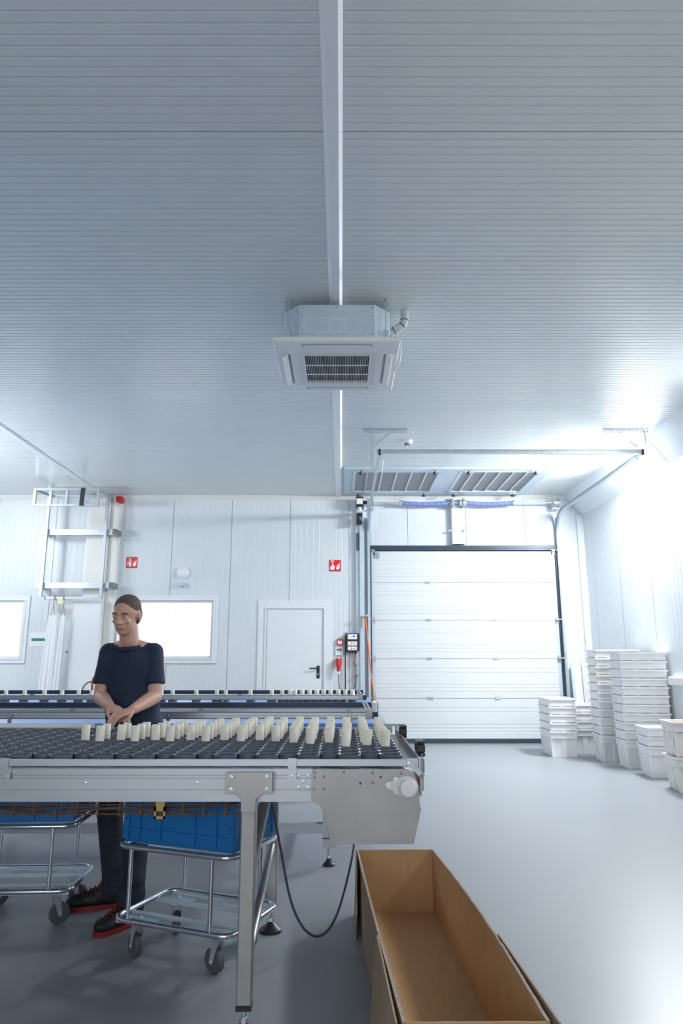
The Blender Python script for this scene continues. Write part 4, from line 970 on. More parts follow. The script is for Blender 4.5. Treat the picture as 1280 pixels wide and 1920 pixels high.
# ================================================================== BLUE CRATES ON TROLLEYS
def ring_pts(w, d, r, z, n=5):
    pts = []
    for cx_, cy_, a0 in ((w/2-r, d/2-r, 0), (-w/2+r, d/2-r, PI/2), (-w/2+r, -d/2+r, PI), (w/2-r, -d/2+r, 3*PI/2)):
        for k in range(n+1): a = a0+PI/2*k/n; pts.append((cx_+r*math.cos(a), cy_+r*math.sin(a), z))
    return pts
def caster(par, x, y, yaw, ztop):
    R = 0.05; g = G()
    g.box(x-0.03, x+0.03, y-0.03, y+0.03, ztop-0.004, ztop); g.cyl((x, y, ztop-0.014), (x, y, ztop-0.004), 0.026, 14)
    Mx = Matrix.Translation((x, y, 0)) @ Matrix.Rotation(yaw, 4, 'Z')
    gg = G()
    for s in (-1, 1):
        yy3 = s*0.021; p = [(-0.026, ztop-0.014), (0.026, ztop-0.014), (0.040, R-0.004), (0.034, R-0.012), (0.022, R-0.010), (-0.01, ztop-0.03)]
        gg.prism(p, 'y', yy3-0.0015, yy3+0.0015)
    gg.box(-0.026, 0.026, -0.0225, 0.0225, ztop-0.017, ztop-0.013); gg.cyl((0.03, -0.027, R), (0.03, 0.027, R), 0.006, 8)
    gg.xform(Mx); g.add(gg.v, gg.f); c = g.build('caster', 'zinc', par, smooth=30)
    g = G(); g.lathe([(0.030, -0.016), (R-0.006, -0.016), (R, -0.010), (R, 0.010), (R-0.006, 0.016), (0.030, 0.016)], (0.03, 0, R), 26, 'y'); g.xform(Mx); g.build('tyre', 'rubber', c, smooth=30)
    g = G(); g.lathe([(0.008, -0.012), (0.031, -0.009), (0.031, 0.009), (0.008, 0.012)], (0.03, 0, R), 20, 'y'); g.xform(Mx); g.build('wheel_hub', 'black', c, smooth=30)
def trolley(label, loc, yaw, cyaw):
    w, d = 0.60, 0.43
    t = thing('crate_trolley', label, 'trolley', (0, 0, 0))
    g = G(); g.tube(ring_pts(w, d, 0.06, 0.175), 0.0125, 10, True); g.build('lower_ring', 'chrome', t, smooth=60)
    g = G(); g.tube(ring_pts(w, d, 0.06, 0.475), 0.0125, 10, True); g.build('upper_ring', 'chrome', t, smooth=60)
    for sx in (-0.22, 0.20):
        for sy in (-1, 1):
            g = G(); g.cyl((sx, sy*(d/2), 0.175), (sx, sy*(d/2), 0.47), 0.0095, 10); g.build('post', 'chrome', t, smooth=40)
    for sy in (-1, 1):
        y = sy*0.145
        g = G(); g.box(-w/2+0.005, w/2-0.005, y-0.055, y-0.05, 0.155, 0.175); g.box(-w/2+0.005, w/2-0.005, y+0.05, y+0.055, 0.155, 0.175)
        g.build('channel', 'zincw', t)
        for a, b in ((-w/2+0.02, -w/2+0.18), (w/2-0.18, w/2-0.02)):
            g = G(); g.box(a, b, y-0.05, y+0.05, 0.158, 0.162); g.lathe([(0.009, 0.0), (0.009, 0.008), (0.006, 0.014)], ((a+b)/2, y, 0.162), 8); g.build('caster_plate', 'zincw', t)
    g = G(); g.box(-w/2+0.01, w/2-0.01, -0.10, -0.09, 0.46, 0.465); g.box(-w/2+0.01, w/2-0.01, 0.09, 0.10, 0.46, 0.465); g.build('crate_support', 'zinc', t)
    k = 0
    for sx in (-0.21, 0.21):
        for sy in (-0.145, 0.145): caster(t, sx, sy, cyaw[k], 0.158); k += 1
    t.location = loc; t.rotation_euler = (0, 0, yaw); return t
def blue_crate(label, loc, yaw, grid=True):
    t = thing('blue_crate', label, 'crate', (0, 0, 0)); w, d, h = 0.585, 0.385, 0.20; th = 0.004
    g = G(); hw_, hd = w/2-0.008, d/2-0.008
    g.box(-hw_, hw_, -hd, hd, 0, 0.005)
    for x in [(-hw_, -hw_+th), (hw_-th, hw_)]: g.box(x[0], x[1], -hd, hd, 0.005, h)
    for y in [(-hd, -hd+th), (hd-th, hd)]: g.box(-hw_+th, hw_-th, y[0], y[1], 0.005, h)
    g.build('shell', 'blue', t)
    g = G(); r0, r1 = w/2, d/2
    g.box(-r0, r0, -r1, -hd, h-0.022, h); g.box(-r0, r0, hd, r1, h-0.022, h); g.box(-r0, -hw_, -hd, hd, h-0.022, h); g.box(hw_, r0, -hd, hd, h-0.022, h)
    g.build('rim', 'blue', t, bevel=0.002)
    for x in (-r0+0.018, -0.20, -0.09, 0.09, 0.20, r0-0.018):
        wd = 0.014 if abs(x) > 0.25 else 0.003
        for s in (-1, 1):
            g = G(); ya, yb2 = (s*r1, s*hd); g.box(x-wd, x+wd, min(ya, yb2), max(ya, yb2), 0.012, h-0.022); g.build('wall_rib', 'blue', t)
    for y in (-r1+0.018, -0.07, 0.07, r1-0.018):
        wd = 0.014 if abs(y) > 0.15 else 0.003
        for s in (-1, 1):
            g = G(); xa, xb_ = (s*r0, s*hw_); g.box(min(xa, xb_), max(xa, xb_), y-wd, y+wd, 0.012, h-0.022); g.build('wall_rib', 'blue', t)
    for s in (-1, 1):
        g = G(); g.box(-r0+0.03, r0-0.03, min(s*(r1-0.002), s*hd), max(s*(r1-0.002), s*hd), 0.055, 0.060); g.build('long_rib', 'blue', t)
        g = G(); g.box(min(s*(r0-0.002), s*hw_), max(s*(r0-0.002), s*hw_), -r1+0.03, r1-0.03, 0.055, 0.060); g.build('long_rib', 'blue', t)
        for x in (-r0+0.018, r0-0.018):
            g = G(); g.lathe([(0.004, -0.0006), (0.004, 0.0006)], (x, s*(r1+0.0003), 0.10), 8, 'y'); g.build('corner_hole', 'black', t)
    g = G()
    for i in range(14): x = -0.27+i*0.0415; g.box(x-0.003, x+0.003, -hd+th, hd-th, h-0.035, h-0.03)
    for i in range(9): y = -0.17+i*0.0425; g.box(-hw_+th, hw_-th, y-0.003, y+0.003, h-0.035, h-0.03)
    if grid: g.build('inner_grid', 'blue', t)
    t.location = loc; t.rotation_euler = (0, 0, yaw); return t
ra = math.radians
c1 = (-0.655, 3.445); trolley('crate trolley with plated tube rings, the right one under the near conveyor', (c1[0], c1[1], 0), ra(-22), [ra(150), ra(120), ra(165), ra(140)])
blue_crate('blue plastic crate on the right trolley, behind the front conveyor leg', (c1[0], c1[1], 0.488), ra(-22))
c2 = (-1.66, 3.92); trolley('crate trolley with plated tube rings, the left one, cut off by the frame edge', (c2[0], c2[1], 0), ra(3), [ra(20), ra(30), ra(35), ra(10)])
blue_crate('blue plastic crate on the left trolley under the near conveyor', (c2[0], c2[1], 0.488), ra(3))

# ================================================================== CARDBOARD BOX
bx = thing('cardboard_box', 'long open brown cardboard box on the floor in front', 'box', (0.35, 3.0, 0))
BL, BR = (0.090, 3.93), (0.478, 3.94)     # far corners at the top
FL, FR = (0.178, 2.17), (0.572, 2.17)     # near corners
HB = 0.31; th = 0.006
def wallp(a, b, off, z0=0.0, z1=HB, bulge=0.0, n=10, topj=0.0015):
    g = G(); a = Vector((*a, 0)); b = Vector((*b, 0)); d = (b-a); nrm = Vector((-d.y, d.x, 0)).normalized()*off
    vs = []
    for i in range(n+1):
        u = i/n; p = a+d*u+nrm.normalized()*bulge*math.sin(PI*u)
        base = a+d*u
        jj = random.uniform(-topj, topj)
        vs += [tuple(base)[:2]+(z0,), tuple(p)[:2]+(z1+jj,), tuple(p+nrm)[:2]+(z1+jj,), tuple(base+nrm)[:2]+(z0,)]
    fs = [(0, 1, 2, 3), (4*n, 4*n+3, 4*n+2, 4*n+1)]
    for i in range(n):
        for k in range(4): fs.append((4*i+k, 4*i+4+k, 4*i+4+(k+1) % 4, 4*i+(k+1) % 4))
    g.add(vs, fs); return g
def board(gm, name, inner=None):
    return gm.build(name, 'kraft', bx)
l_ = wallp(FL, BL, 0.006, bulge=0.004).build('side_panel', ['kraft'], bx)
r_ = wallp(FR, BR, -0.006, bulge=0.022).build('side_panel', ['kraft'], bx)
k_ = wallp((BL[0], BL[1]), (BR[0], BR[1]), 0.006, bulge=0.002).build('end_panel', 'kraft', bx)
n_ = wallp(FL, FR, 0.006, bulge=0.0).build('end_panel', 'kraft', bx)
g = G(); g.add([(FL[0], FL[1], 0.012), (FR[0], FR[1], 0.012), (BR[0], BR[1], 0.012), (BL[0], BL[1], 0.012), (FL[0], FL[1], 0.001), (FR[0], FR[1], 0.001), (BR[0], BR[1], 0.001), (BL[0], BL[1], 0.001)], [(0, 1, 2, 3), (7, 6, 5, 4), (0, 4, 5, 1), (1, 5, 6, 2), (2, 6, 7, 3), (3, 7, 4, 0)]); g.build('bottom_panel', 'kraft', bx)
# outer skins with greyer print and corrugated top edges
for a, b, off, bl, nm in ((FL, BL, 0.003, 0.004, 'outer_liner'), (FR, BR, -0.003, 0.022, 'outer_liner'), (BL, BR, 0.003, 0.002, 'outer_liner')):
    s = 1 if off > 0 else -1
    A0 = Vector((*a, 0)); B0 = Vector((*b, 0)); d_ = B0-A0; nn = Vector((-d_.y, d_.x, 0)).normalized()*0.0062*s
    wallp(tuple((A0+nn)[:2]), tuple((B0+nn)[:2]), off, bulge=bl, topj=0.001).build(nm, 'kraftout', bx)
# top edge fluting strip
for a, b, s, bl in ((FL, BL, 1, 0.004), (FR, BR, -1, -0.022)):
    A0 = Vector((*a, 0)); B0 = Vector((*b, 0)); d_ = B0-A0; nn = Vector((-d_.y, d_.x, 0)).normalized()*s
    g = G(); n = 60; vs = []
    for i in range(n+1):
        u = i/n; p = A0+d_*u+Vector((-d_.y, d_.x, 0)).normalized()*bl*math.sin(PI*u)
        z = HB+0.002+random.uniform(-0.0012, 0.0018)
        q0 = p; q1 = p+nn*0.0095
        vs += [(q0.x, q0.y, z-0.003), (q0.x, q0.y, z), (q1.x, q1.y, z), (q1.x, q1.y, z-0.003)]
    fs = [(4*i+k, 4*i+4+k, 4*i+4+(k+1) % 4, 4*i+(k+1) % 4) for i in range(n) for k in range(4)]+[(0, 1, 2, 3), (4*n, 4*n+3, 4*n+2, 4*n+1)]
    g.add(vs, fs); g.build('torn_edge', 'kraftedge', bx)
# folded-down flaps
g = G(); g.add([(0.075, 3.93, 0.31), (0.071, 3.62, 0.29), (0.062, 3.60, 0.004), (0.066, 3.93, 0.004), (0.081, 3.93, 0.31), (0.077, 3.62, 0.29), (0.068, 3.60, 0.004), (0.072, 3.93, 0.004)],
      [(0, 1, 2, 3), (7, 6, 5, 4), (0, 4, 5, 1), (1, 5, 6, 2), (2, 6, 7, 3), (3, 7, 4, 0)]); g.build('outer_flap', 'kraftout', bx)
g = G(); g.add([(0.570, 2.78, 0.318), (0.602, 2.16, 0.314), (0.640, 2.16, 0.02), (0.60, 2.78, 0.02), (0.576, 2.78, 0.318), (0.608, 2.16, 0.314), (0.646, 2.16, 0.02), (0.606, 2.78, 0.02)],
      [(0, 1, 2, 3), (7, 6, 5, 4), (0, 4, 5, 1), (1, 5, 6, 2), (2, 6, 7, 3), (3, 7, 4, 0)]); g.build('outer_flap', 'kraftout', bx)
g = G(); g.add([(0.128, 2.78, 0.312), (0.150, 2.17, 0.308), (0.120, 2.17, 0.02), (0.10, 2.78, 0.02), (0.134, 2.78, 0.312), (0.156, 2.17, 0.308), (0.126, 2.17, 0.02), (0.106, 2.78, 0.02)],
      [(0, 1, 2, 3), (7, 6, 5, 4), (0, 4, 5, 1), (1, 5, 6, 2), (2, 6, 7, 3), (3, 7, 4, 0)]); g.build('outer_flap', 'kraftout', bx)

# ================================================================== WHITE CRATES
def crate_tree(w=0.60, d=0.40, h=0.335, taper=0.020, m='crate'):
    t = thing('white_crate', 'x', 'crate', (0, 0, 0))
    th = 0.004; a, b = w/2-0.02, d/2-0.02; a2, b2 = a-taper, b-taper*0.8
    # outline with shallow vertical flutes
    def outline(ax, by, inset):
        pts = []
        def side(p, q, n):
            p = Vector(p); q = Vector(q); d_ = q-p; nn = Vector((d_.y, -d_.x)).normalized()
            for i in range(n):
                for u, o in ((0.0, 0), (0.18, 0), (0.24, -0.010), (0.76, -0.010), (0.82, 0)):
                    pts.append(p+d_*((i+u)/n)-nn*(-o)*1.0-nn*inset if False else p+d_*((i+u)/n)+nn*(o-inset))
        r = 0.0
        side((-ax, -by), (ax, -by), 3); side((ax, -by), (ax, by), 2); side((ax, by), (-ax, by), 3); side((-ax, by), (-ax, -by), 2)
        return pts
    ot, ob = outline(a, b, 0), outline(a2, b2, 0); it, ib = outline(a, b, th), outline(a2, b2, th)
    n = len(ot); vs = [(p.x, p.y, 0) for p in ob]+[(p.x, p.y, h-0.02) for p in ot]+[(p.x, p.y, h-0.02) for p in it]+[(p.x, p.y, 0.004) for p in ib]
    fs = []
    for i in range(n):
        j = (i+1) % n
        fs += [(i, j, n+j, n+i), (n+i, n+j, 2*n+j, 2*n+i), (2*n+i, 2*n+j, 3*n+j, 3*n+i)]
    fs += [tuple(range(n)), tuple(range(3*n, 4*n))]
    g = G(); g.add(vs, fs); g.build('tub', m, t, local=True)
    g = G(); r0, r1 = w/2, d/2; h0 = h-0.02
    def loop(ax, by, z, c=0.03, k=4):
        pts = []
        for cx_, cy_, a0 in ((ax-c, by-c, 0), (-ax+c, by-c, PI/2), (-ax+c, -by+c, PI), (ax-c, -by+c, 3*PI/2)):
            for q in range(k+1): al = a0+PI/2*q/k; pts.append((cx_+c*math.cos(al), cy_+c*math.sin(al), z))
        return pts
    loops = [loop(a-0.008, b-0.008, h0), loop(r0, r1, h0), loop(r0, r1, h), loop(a-0.004, b-0.004, h)]
    n = len(loops[0]); vs = sum(loops, []); fs = []
    for q in range(4):
        for i in range(n): j = (i+1) % n; q2 = (q+1) % 4; fs.append((q*n+i, q*n+j, q2*n+j, q2*n+i))
    g.add(vs, fs); g.build('rim', m, t, local=True)
    g = G(); g.add(sum([loop(a+0.002, b+0.002, h0-0.075), loop(a+0.005, b+0.005, h0-0.072), loop(a+0.006, b+0.006, h0-0.0005), loop(a-0.002, b-0.002, h0-0.0005)], []), fs); g.build('collar', m, t, local=True)
    return t
proto = crate_tree(); protoy = crate_tree(m='crate2'); protop = crate_tree(m='crate3')
used = {'w': False, 'y': False, 'p': False}
def put_crate(x, y, z, yaw, label, group, kind='w'):
    p = {'w': proto, 'y': protoy, 'p': protop}[kind]
    if not used[kind]: o = p; used[kind] = True
    else: o = copy_tree(p)
    o.location = (x, y, z); o.rotation_euler = (0, 0, yaw); tag(o, label, 'crate', group); return o
ORD = ['bottom', 'second from the floor', 'third from the floor', 'fourth from the floor', 'fifth from the floor', 'sixth from the floor', 'seventh from the floor', 'eighth from the floor', 'ninth from the floor', 'tenth from the floor', 'eleventh from the floor', 'twelfth from the floor']
def stack(x, y, yaw, n, pitch, where, group, yellow=()):
    for k in range(n):
        pos = 'topmost' if k == n-1 else ORD[k]
        put_crate(x+random.uniform(-.004, .004), y+random.uniform(-.004, .004), 0.001+k*pitch, yaw+ra(random.uniform(-0.6, 0.6)), 'white nesting crate, %s %s' % (pos, where), group, 'y' if k in yellow else 'w')
stack(3.02, 10.02, ra(88), 5, 0.107, 'in the short stack before the sectional door', 'short crate stack before the sectional door')
stack(3.40, 10.35, ra(92), 4, 0.11, 'in the half-hidden stack behind the short one', 'half-hidden crate stack', ())
stack(3.62, 9.40, ra(-4), 11, 0.108, 'in the left tall stack', 'left tall crate stack', (7, 8))
stack(3.72, 8.86, ra(-3), 11, 0.104, 'in the right tall stack', 'right tall crate stack')
stack(3.72, 8.22, ra(-6), 3, 0.102, 'in the low stack before the right tall stack', 'low crate stack')
put_crate(3.63, 7.36, 0.001, ra(-8), 'white crate on the floor at the right frame edge, under the filled crate', 'crates at the right frame edge', 'y')
put_crate(3.63, 7.36, 0.339, ra(-8), 'filled peach-tinted crate with paper labels at the right frame edge, upper one', 'crates at the right frame edge', 'p')
g = G(); R = Matrix.Rotation(ra(-8), 3, 'Z')
for i in range(3):
    for j in range(2): g.ball((3.48+i*0.15, 7.28+j*0.15, 0.58), (0.09, 0.08, 0.07), 10, 6)
single(g.build('sack_filling', 'peach', None, smooth=60), (3.63, 7.36, 0.45), 'peach coloured filling inside the upper crate at the right edge', 'filling')['kind'] = 'stuff'
for x, y, w_, a, lab in ((3.345, 7.30, 0.10, ra(-98), 'paper label with yellow strip on the side of the filled crate at the right edge'), (3.52, 7.172, 0.12, ra(-8), 'printed white paper label on the front of the filled crate at the right edge')):
    t = thing('paper_label', lab, 'label', (x, y, 0.46))
    Mx = Matrix.Translation((x, y, 0.46)) @ Matrix.Rotation(a, 4, 'Z')
    g = G(); g.box(-w_/2, w_/2, -0.002, 0.0, -0.02, 0.17); g.xform(Mx); g.build('sheet', 'paper', t)
    g = G(); g.box(-w_/2, w_/2, -0.003, -0.0021, 0.15, 0.168); g.xform(Mx); g.build('yellow_strip', 'note', t)
    g = G()
    for k in range(7): g.box(-w_/2+0.01, w_/2-0.01-random.random()*0.04, -0.003, -0.0021, 0.02+k*0.017, 0.024+k*0.017)
    g.xform(Mx); g.build('print_lines', 'lcd', t)
# leaning boards in the corner
for x0, x1, z, m, lab in ((3.66, 3.70, 1.22, 'zincw', 'narrow grey board leaning in the corner beside the right door track'), (3.70, 3.82, 1.235, 'white', 'white board leaning in the corner between grey and lilac boards'), (3.83, 4.0, 1.235, 'lilac', 'pale lilac board leaning in the corner behind the crate stacks')):
    g = G(); y0_ = YF-0.20; g.add([(x0, y0_, 0), (x1, y0_, 0), (x1, y0_+0.02, 0), (x0, y0_+0.02, 0), (x0, YF-0.09, z), (x1, YF-0.09, z), (x1, YF-0.07, z), (x0, YF-0.07, z)], [(3, 2, 1, 0), (4, 5, 6, 7), (0, 1, 5, 4), (1, 2, 6, 5), (2, 3, 7, 6), (3, 0, 4, 7)])
    single(g.build('leaning_board', m), ((x0+x1)/2, y0_, 0), lab, 'board')
# wall duct on the right
t = thing('cable_duct', 'white cable duct along the right wall behind the crates', 'duct', (XR, 6, 1.0))
g = G(); g.box(XR-0.06, XR-0.001, 2.0, 8.62, 0.985, 1.09); g.build('duct_body', 'white', t, bevel=0.004)
g = G(); g.box(XR-0.068, XR-0.06, 2.0, 8.62, 1.0, 1.075); g.build('duct_cover', 'signwhite', t)

# ================================================================== THE WORKER
def evaluated(g_list, vox, smooth_it, name, m, parent, dec=None):
    me = bpy.data.meshes.new(name); vs = []; fs = []
    for g_ in g_list:
        n = len(vs); vs += g_.v; fs += [[i+n for i in f] for f in g_.f]
    off = ORG[parent.name]
    me.from_pydata([Vector(v)-off for v in vs], [], fs)
    bm = bmesh.new(); bm.from_mesh(me); bmesh.ops.recalc_face_normals(bm, faces=bm.faces); bm.to_mesh(me); bm.free()
    o = bpy.data.objects.new(name+'_tmp', me); C.objects.link(o)
    r = o.modifiers.new('r', 'REMESH'); r.mode = 'VOXEL'; r.voxel_size = vox
    s = o.modifiers.new('s', 'SMOOTH'); s.factor = 0.5; s.iterations = smooth_it
    dg = bpy.context.evaluated_depsgraph_get(); ev = o.evaluated_get(dg)
    me2 = bpy.data.meshes.new_from_object(ev)
    bpy.data.objects.remove(o); bpy.data.meshes.remove(me)
    me2.name = name; me2.materials.clear(); me2.materials.append(M[m])
    for p in me2.polygons: p.use_smooth = True
    o = bpy.data.objects.new(name, me2); C.objects.link(o); o.parent = parent; ORG[o.name] = off
    return o
def limb(g, p0, p1, r0, r1, n=16):
    g2 = G(); g2.cyl(p0, p1, r0, n, r1); g.append(g2)
    for p, r in ((p0, r0), (p1, r1)): q = G(); q.ball(p, r, n, 10); g.append(q)
def ell(g, c, r, R=None):
    q = G(); q.ball((0, 0, 0), r, 22, 16)
    Mx = Matrix.Translation(c) @ (R.to_4x4() if R else Matrix.Identity(4)); q.xform(Mx); g.append(q)
V = Vector
pw = thing('person', 'worker in navy T-shirt, dark jeans and black red-laced shoes behind the near conveyor', 'person', (-1.2, 4.1, 0))
pel = V((-1.19, 4.14, 0.88)); ch_ = V((-1.222, 4.11, 1.24)); nk = V((-1.235, 4.07, 1.405))
shL = V((-1.355, 4.10, 1.335)); shR = V((-1.095, 4.10, 1.335))       # image left / right
elL = V((-1.375, 4.06, 1.09)); elR = V((-1.065, 4.06, 1.09))
wrL = V((-1.265, 3.90, 1.045)); wrR = V((-1.13, 3.86, 1.03))
hd_ = V((-1.243, 4.015, 1.545))
hipL = V((-1.27, 4.14, 0.84)); hipR = V((-1.11, 4.14, 0.84))
knL = V((-1.285, 4.08, 0.47)); knR = V((-1.10, 3.98, 0.47))
anL = V((-1.225, 4.045, 0.10)); anR = V((-1.06, 3.80, 0.10))
def torso(g, k=0.0):
    ell(g, ch_, (0.150+k, 0.100+k, 0.165+k)); ell(g, ch_+V((0, 0.0, 0.07)), (0.150+k, 0.085+k, 0.09+k)); ell(g, (pel+ch_)/2, (0.135+k, 0.098+k, 0.17+k)); ell(g, pel, (0.148+k, 0.105+k, 0.12+k))
    limb(g, nk+V((0, 0.01, -0.03)), shL+V((0.02, 0, 0)), 0.05+k, 0.052+k); limb(g, nk+V((0, 0.01, -0.03)), shR-V((0.02, 0, 0)), 0.05+k, 0.052+k)
def hand(g, w, d, up, thumb):
    d = d.normalized(); up = (up-d*up.dot(d)).normalized(); sd_ = d.cross(up)
    pc = w+d*0.045
    R = Matrix((sd_, d, up)).transposed()
    ell(g, pc, (0.039, 0.050, 0.016), R)
    for i, (o_, L) in enumerate(((-0.028, 0.062), (-0.0095, 0.073), (0.0095, 0.068), (0.028, 0.053))):
        a = pc+d*0.038+sd_*o_; b = a+d*L*0.5-up*0.006; c = b+d*L*0.38-up*0.020; e_ = c+d*L*0.15-up*0.018
        limb(g, a, b, 0.0088, 0.0082, 8); limb(g, b, c, 0.0082, 0.0076, 8); limb(g, c, e_, 0.0076, 0.007, 8)
    a = w+d*0.022+sd_*0.026*thumb; b = a+d*0.030+sd_*0.022*thumb-up*0.010; c = b+d*0.026+sd_*0.004*thumb-up*0.012
    limb(g, a, b, 0.0115, 0.0098, 8); limb(g, b, c, 0.0098, 0.0085, 8)
B = []
torso(B)
limb(B, nk, nk+V((-0.003, -0.015, 0.08)), 0.056, 0.052)
for s, e_, w in ((shL, elL, wrL), (shR, elR, wrR)):
    limb(B, s, e_, 0.050, 0.041); limb(B, e_, (e_*0.6+w*0.4), 0.042, 0.040); limb(B, (e_*0.6+w*0.4), w, 0.040, 0.027)
for h, k, a in ((hipL, knL, anL), (hipR, knR, anR)):
    limb(B, h, k, 0.078, 0.056); limb(B, k, k*0.6+a*0.4+V((0, 0.02, 0)), 0.054, 0.052); limb(B, k*0.6+a*0.4+V((0, 0.02, 0)), a, 0.052, 0.036)
hand(B, wrL, V((0.75, -0.55, -0.28)), V((0.1, -0.4, 1)), 1); hand(B, wrR, V((-0.55, -0.78, -0.22)), V((0, -0.4, 1)), -1)
# head, tilted down a little towards the work
Rh = Matrix.Rotation(ra(14), 3, 'X') @ Matrix.Rotation(ra(-8), 3, 'Z')
def H(x, y, z): return hd_+Rh @ V((x, y, z))
def hell(g, c, r, Rl=None): ell(g, H(*c), r, Rh if Rl is None else Rh @ Rl)
hell(B, (0, 0.012, 0.025), (0.072, 0.092, 0.088)); hell(B, (0, -0.018, -0.035), (0.058, 0.070, 0.075)); hell(B, (0, -0.052, -0.082), (0.030, 0.028, 0.026))
hell(B, (0, -0.030, -0.062), (0.048, 0.050, 0.045)); hell(B, (0, -0.078, 0.022), (0.050, 0.012, 0.012))
hell(B, (-0.036, -0.066, -0.022), (0.018, 0.016, 0.016)); hell(B, (0.036, -0.066, -0.022), (0.018, 0.016, 0.016))
limb(B, H(0, -0.082, 0.012), H(0, -0.104, -0.026), 0.008, 0.0125, 10); hell(B, (-0.011, -0.094, -0.030), (0.009, 0.010, 0.008)); hell(B, (0.011, -0.094, -0.030), (0.009, 0.010, 0.008))
hell(B, (0, -0.084, -0.053), (0.024, 0.009, 0.0055)); hell(B, (0, -0.083, -0.062), (0.020, 0.009, 0.006))
for s in (-1, 1): hell(B, (s*0.076, 0.012, -0.005), (0.009, 0.020, 0.031), Matrix.Rotation(ra(s*14), 3, 'Z'))
body_ = evaluated(B, 0.0055, 4, 'body', 'skin', pw)
for s in (-1, 1):
    g = G(); c = H(s*0.029, -0.0725, 0.001); g.ball(c, (0.0115, 0.0100, 0.0060), 12, 8); e1 = g.build('eye', 'eye', pw, smooth=90)
    g = G(); c = H(s*0.029, -0.0805, 0.000); g.ball(c, 0.0046, 10, 6); g.build('iris', 'hair', e1, smooth=90)
    g = G(); g.tube([H(s*0.014, -0.088, 0.024), H(s*0.03, -0.090, 0.030), H(s*0.048, -0.078, 0.024)], 0.0038, 6); g.build('eyebrow', 'hair', pw, smooth=90)
g = G(); g.tube([H(-0.022, -0.0905, -0.0575), H(0, -0.0955, -0.0575), H(0.022, -0.0905, -0.0575)], 0.0018, 6)
M['lips'] = mat('lips', (0.34, 0.13, 0.11), 0.5); g.build('mouth_line', 'lips', pw, smooth=90)
Hh = []
hell(Hh, (0, 0.019, 0.041), (0.0748, 0.0905, 0.0785)); hell(Hh, (0, 0.045, 0.0), (0.074, 0.062, 0.080))
evaluated(Hh, 0.007, 3, 'hair', 'hair', pw)
# clothes
S = []
ell(S, ch_, (0.158, 0.118, 0.175)); ell(S, ch_+V((0, 0, 0.055)), (0.158, 0.101, 0.098)); ell(S, (pel+ch_)/2, (0.160, 0.122, 0.20)); ell(S, pel+V((0, 0, 0.05)), (0.164, 0.124, 0.10)); q = G(); q.cyl(pel+V((0, 0, -0.03)), ch_+V((0, 0, 0.02)), 0.118, 24, 0.118); q.xform(Matrix.Translation(pel) @ Matrix.Diagonal((1.32, 1.0, 1.0, 1.0)) @ Matrix.Translation(-pel)); S.append(q)
limb(S, nk+V((-0.035, 0.012, -0.045)), shL+V((0.01, 0, 0)), 0.045, 0.054); limb(S, nk+V((0.035, 0.012, -0.045)), shR-V((0.01, 0, 0)), 0.045, 0.054)
for s, e_ in ((shL, elL), (shR, elR)):
    limb(S, s, s*0.5+e_*0.5, 0.057, 0.054); q = G(); q.cyl(s*0.7+e_*0.3, s*0.26+e_*0.74, 0.055, 18, 0.060); S.append(q)
evaluated(S, 0.008, 5, 'tshirt', 'shirt', pw)
g = G(); Rc = Matrix.Rotation(ra(24), 3, 'X'); g.tube([nk+V((0, -0.004, -0.028))+Rc @ V((0.070*math.cos(2*PI*k/24), 0.066*math.sin(2*PI*k/24), 0)) for k in range(24)], 0.010, 8, True); g.build('collar', 'shirt', pw, smooth=60)
T = []
ell(T, pel, (0.163, 0.120, 0.125))
for h, k, a in ((hipL, knL, anL), (hipR, knR, anR)):
    limb(T, h, k, 0.090, 0.070); limb(T, k, a+V((0, 0, 0.03)), 0.070, 0.062); q = G(); q.cyl(a+V((0, 0, 0.10)), a+V((0, 0, -0.035)), 0.064, 18, 0.068); T.append(q)
    for z in (0.02, 0.06, 0.10): ell(T, a+V((0.004, 0, z)), (0.068, 0.070, 0.014), Matrix.Rotation(ra(12 if z == 0.06 else -10), 3, 'Y'))
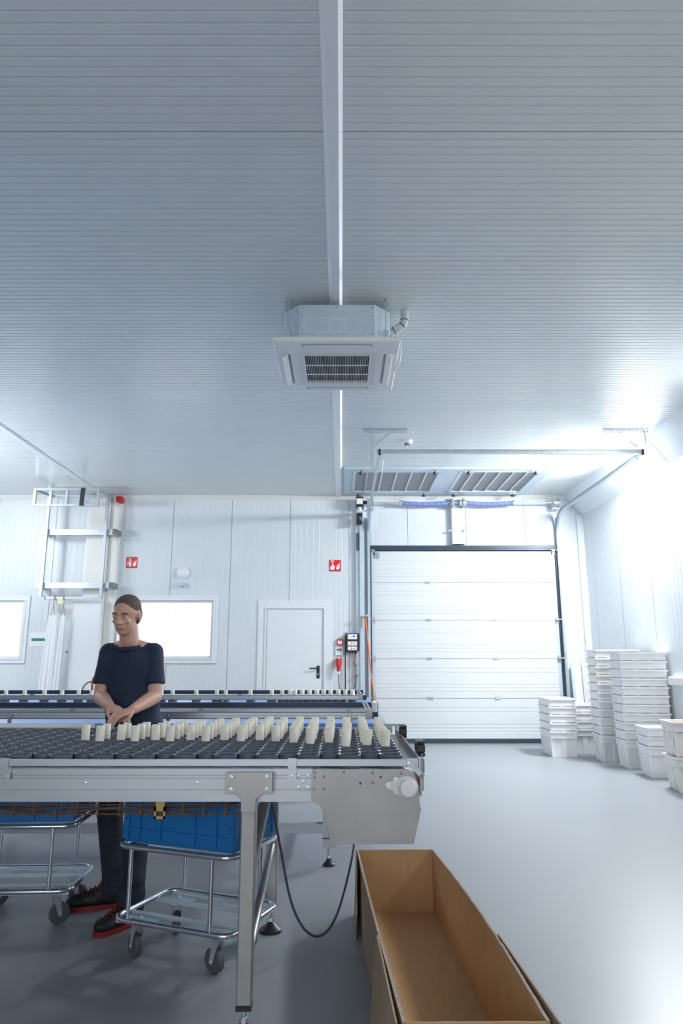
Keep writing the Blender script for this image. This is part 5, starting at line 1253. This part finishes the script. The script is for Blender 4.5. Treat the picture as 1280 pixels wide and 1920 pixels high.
evaluated(T, 0.008, 3, 'jeans', 'jeans', pw)
for heel, toe, nm in ((V((-1.185, 4.06, 0)), V((-1.455, 3.985, 0)), 'l'), (V((-1.02, 3.86, 0)), V((-1.175, 3.625, 0)), 'r')):
    d = (toe-heel); L = d.length; d.normalize(); sd_ = V((d.y, -d.x, 0)); R = Matrix((sd_, d, V((0, 0, 1)))).transposed()
    sh = []
    ell(sh, heel+d*0.055+V((0, 0, 0.055)), (0.042, 0.058, 0.045), R); ell(sh, heel+d*(L*0.52)+V((0, 0, 0.050)), (0.044, 0.085, 0.040), R); ell(sh, heel+d*(L-0.062)+V((0, 0, 0.043)), (0.048, 0.064, 0.030), R)
    limb(sh, heel+d*0.06+V((0, 0, 0.06)), heel+d*0.075+V((0, 0, 0.10)), 0.044, 0.043); ell(sh, heel+d*(L*0.4)+V((0, 0, 0.075)), (0.036, 0.06, 0.03), R)
    so = evaluated(sh, 0.006, 3, 'shoe', 'shoe', pw)
    g = G(); pts = []
    for k in range(28):
        a = 2*PI*k/28; u = math.cos(a); wv = 0.050-(0.006 if u < 0 else 0)-(0.008*(1-abs(u-0.0)) if False else 0)
        p = heel+d*(L/2+u*L/2)+sd_*math.copysign(abs(math.sin(a))**0.55, math.sin(a))*wv; pts.append((p.x, p.y))
    g.prism(pts, 'z', 0.001, 0.024); g.build('sole', 'shoered', so, smooth=40)
    g = G()
    for k in range(5):
        c = heel+d*(L*0.40+k*0.021)+V((0, 0, 0.112-k*0.0075)); g.tube([c-sd_*0.032-V((0, 0, 0.018)), c-sd_*0.012+V((0, 0, 0.0)), c+sd_*0.014+d*0.008, c+sd_*0.032+d*0.012-V((0, 0, 0.018))], 0.0035, 6)
    c = heel+d*(L*0.38)+V((0, 0, 0.118))
    for s in (-1, 1): g.tube(smooth_pts([c, c+sd_*s*0.02+V((0, 0, 0.02)), c+sd_*s*0.045+V((0, 0, 0.004)), c+sd_*s*0.02+d*0.01, c]), 0.003, 6)
    g.build('laces', 'shoered', so, smooth=60)
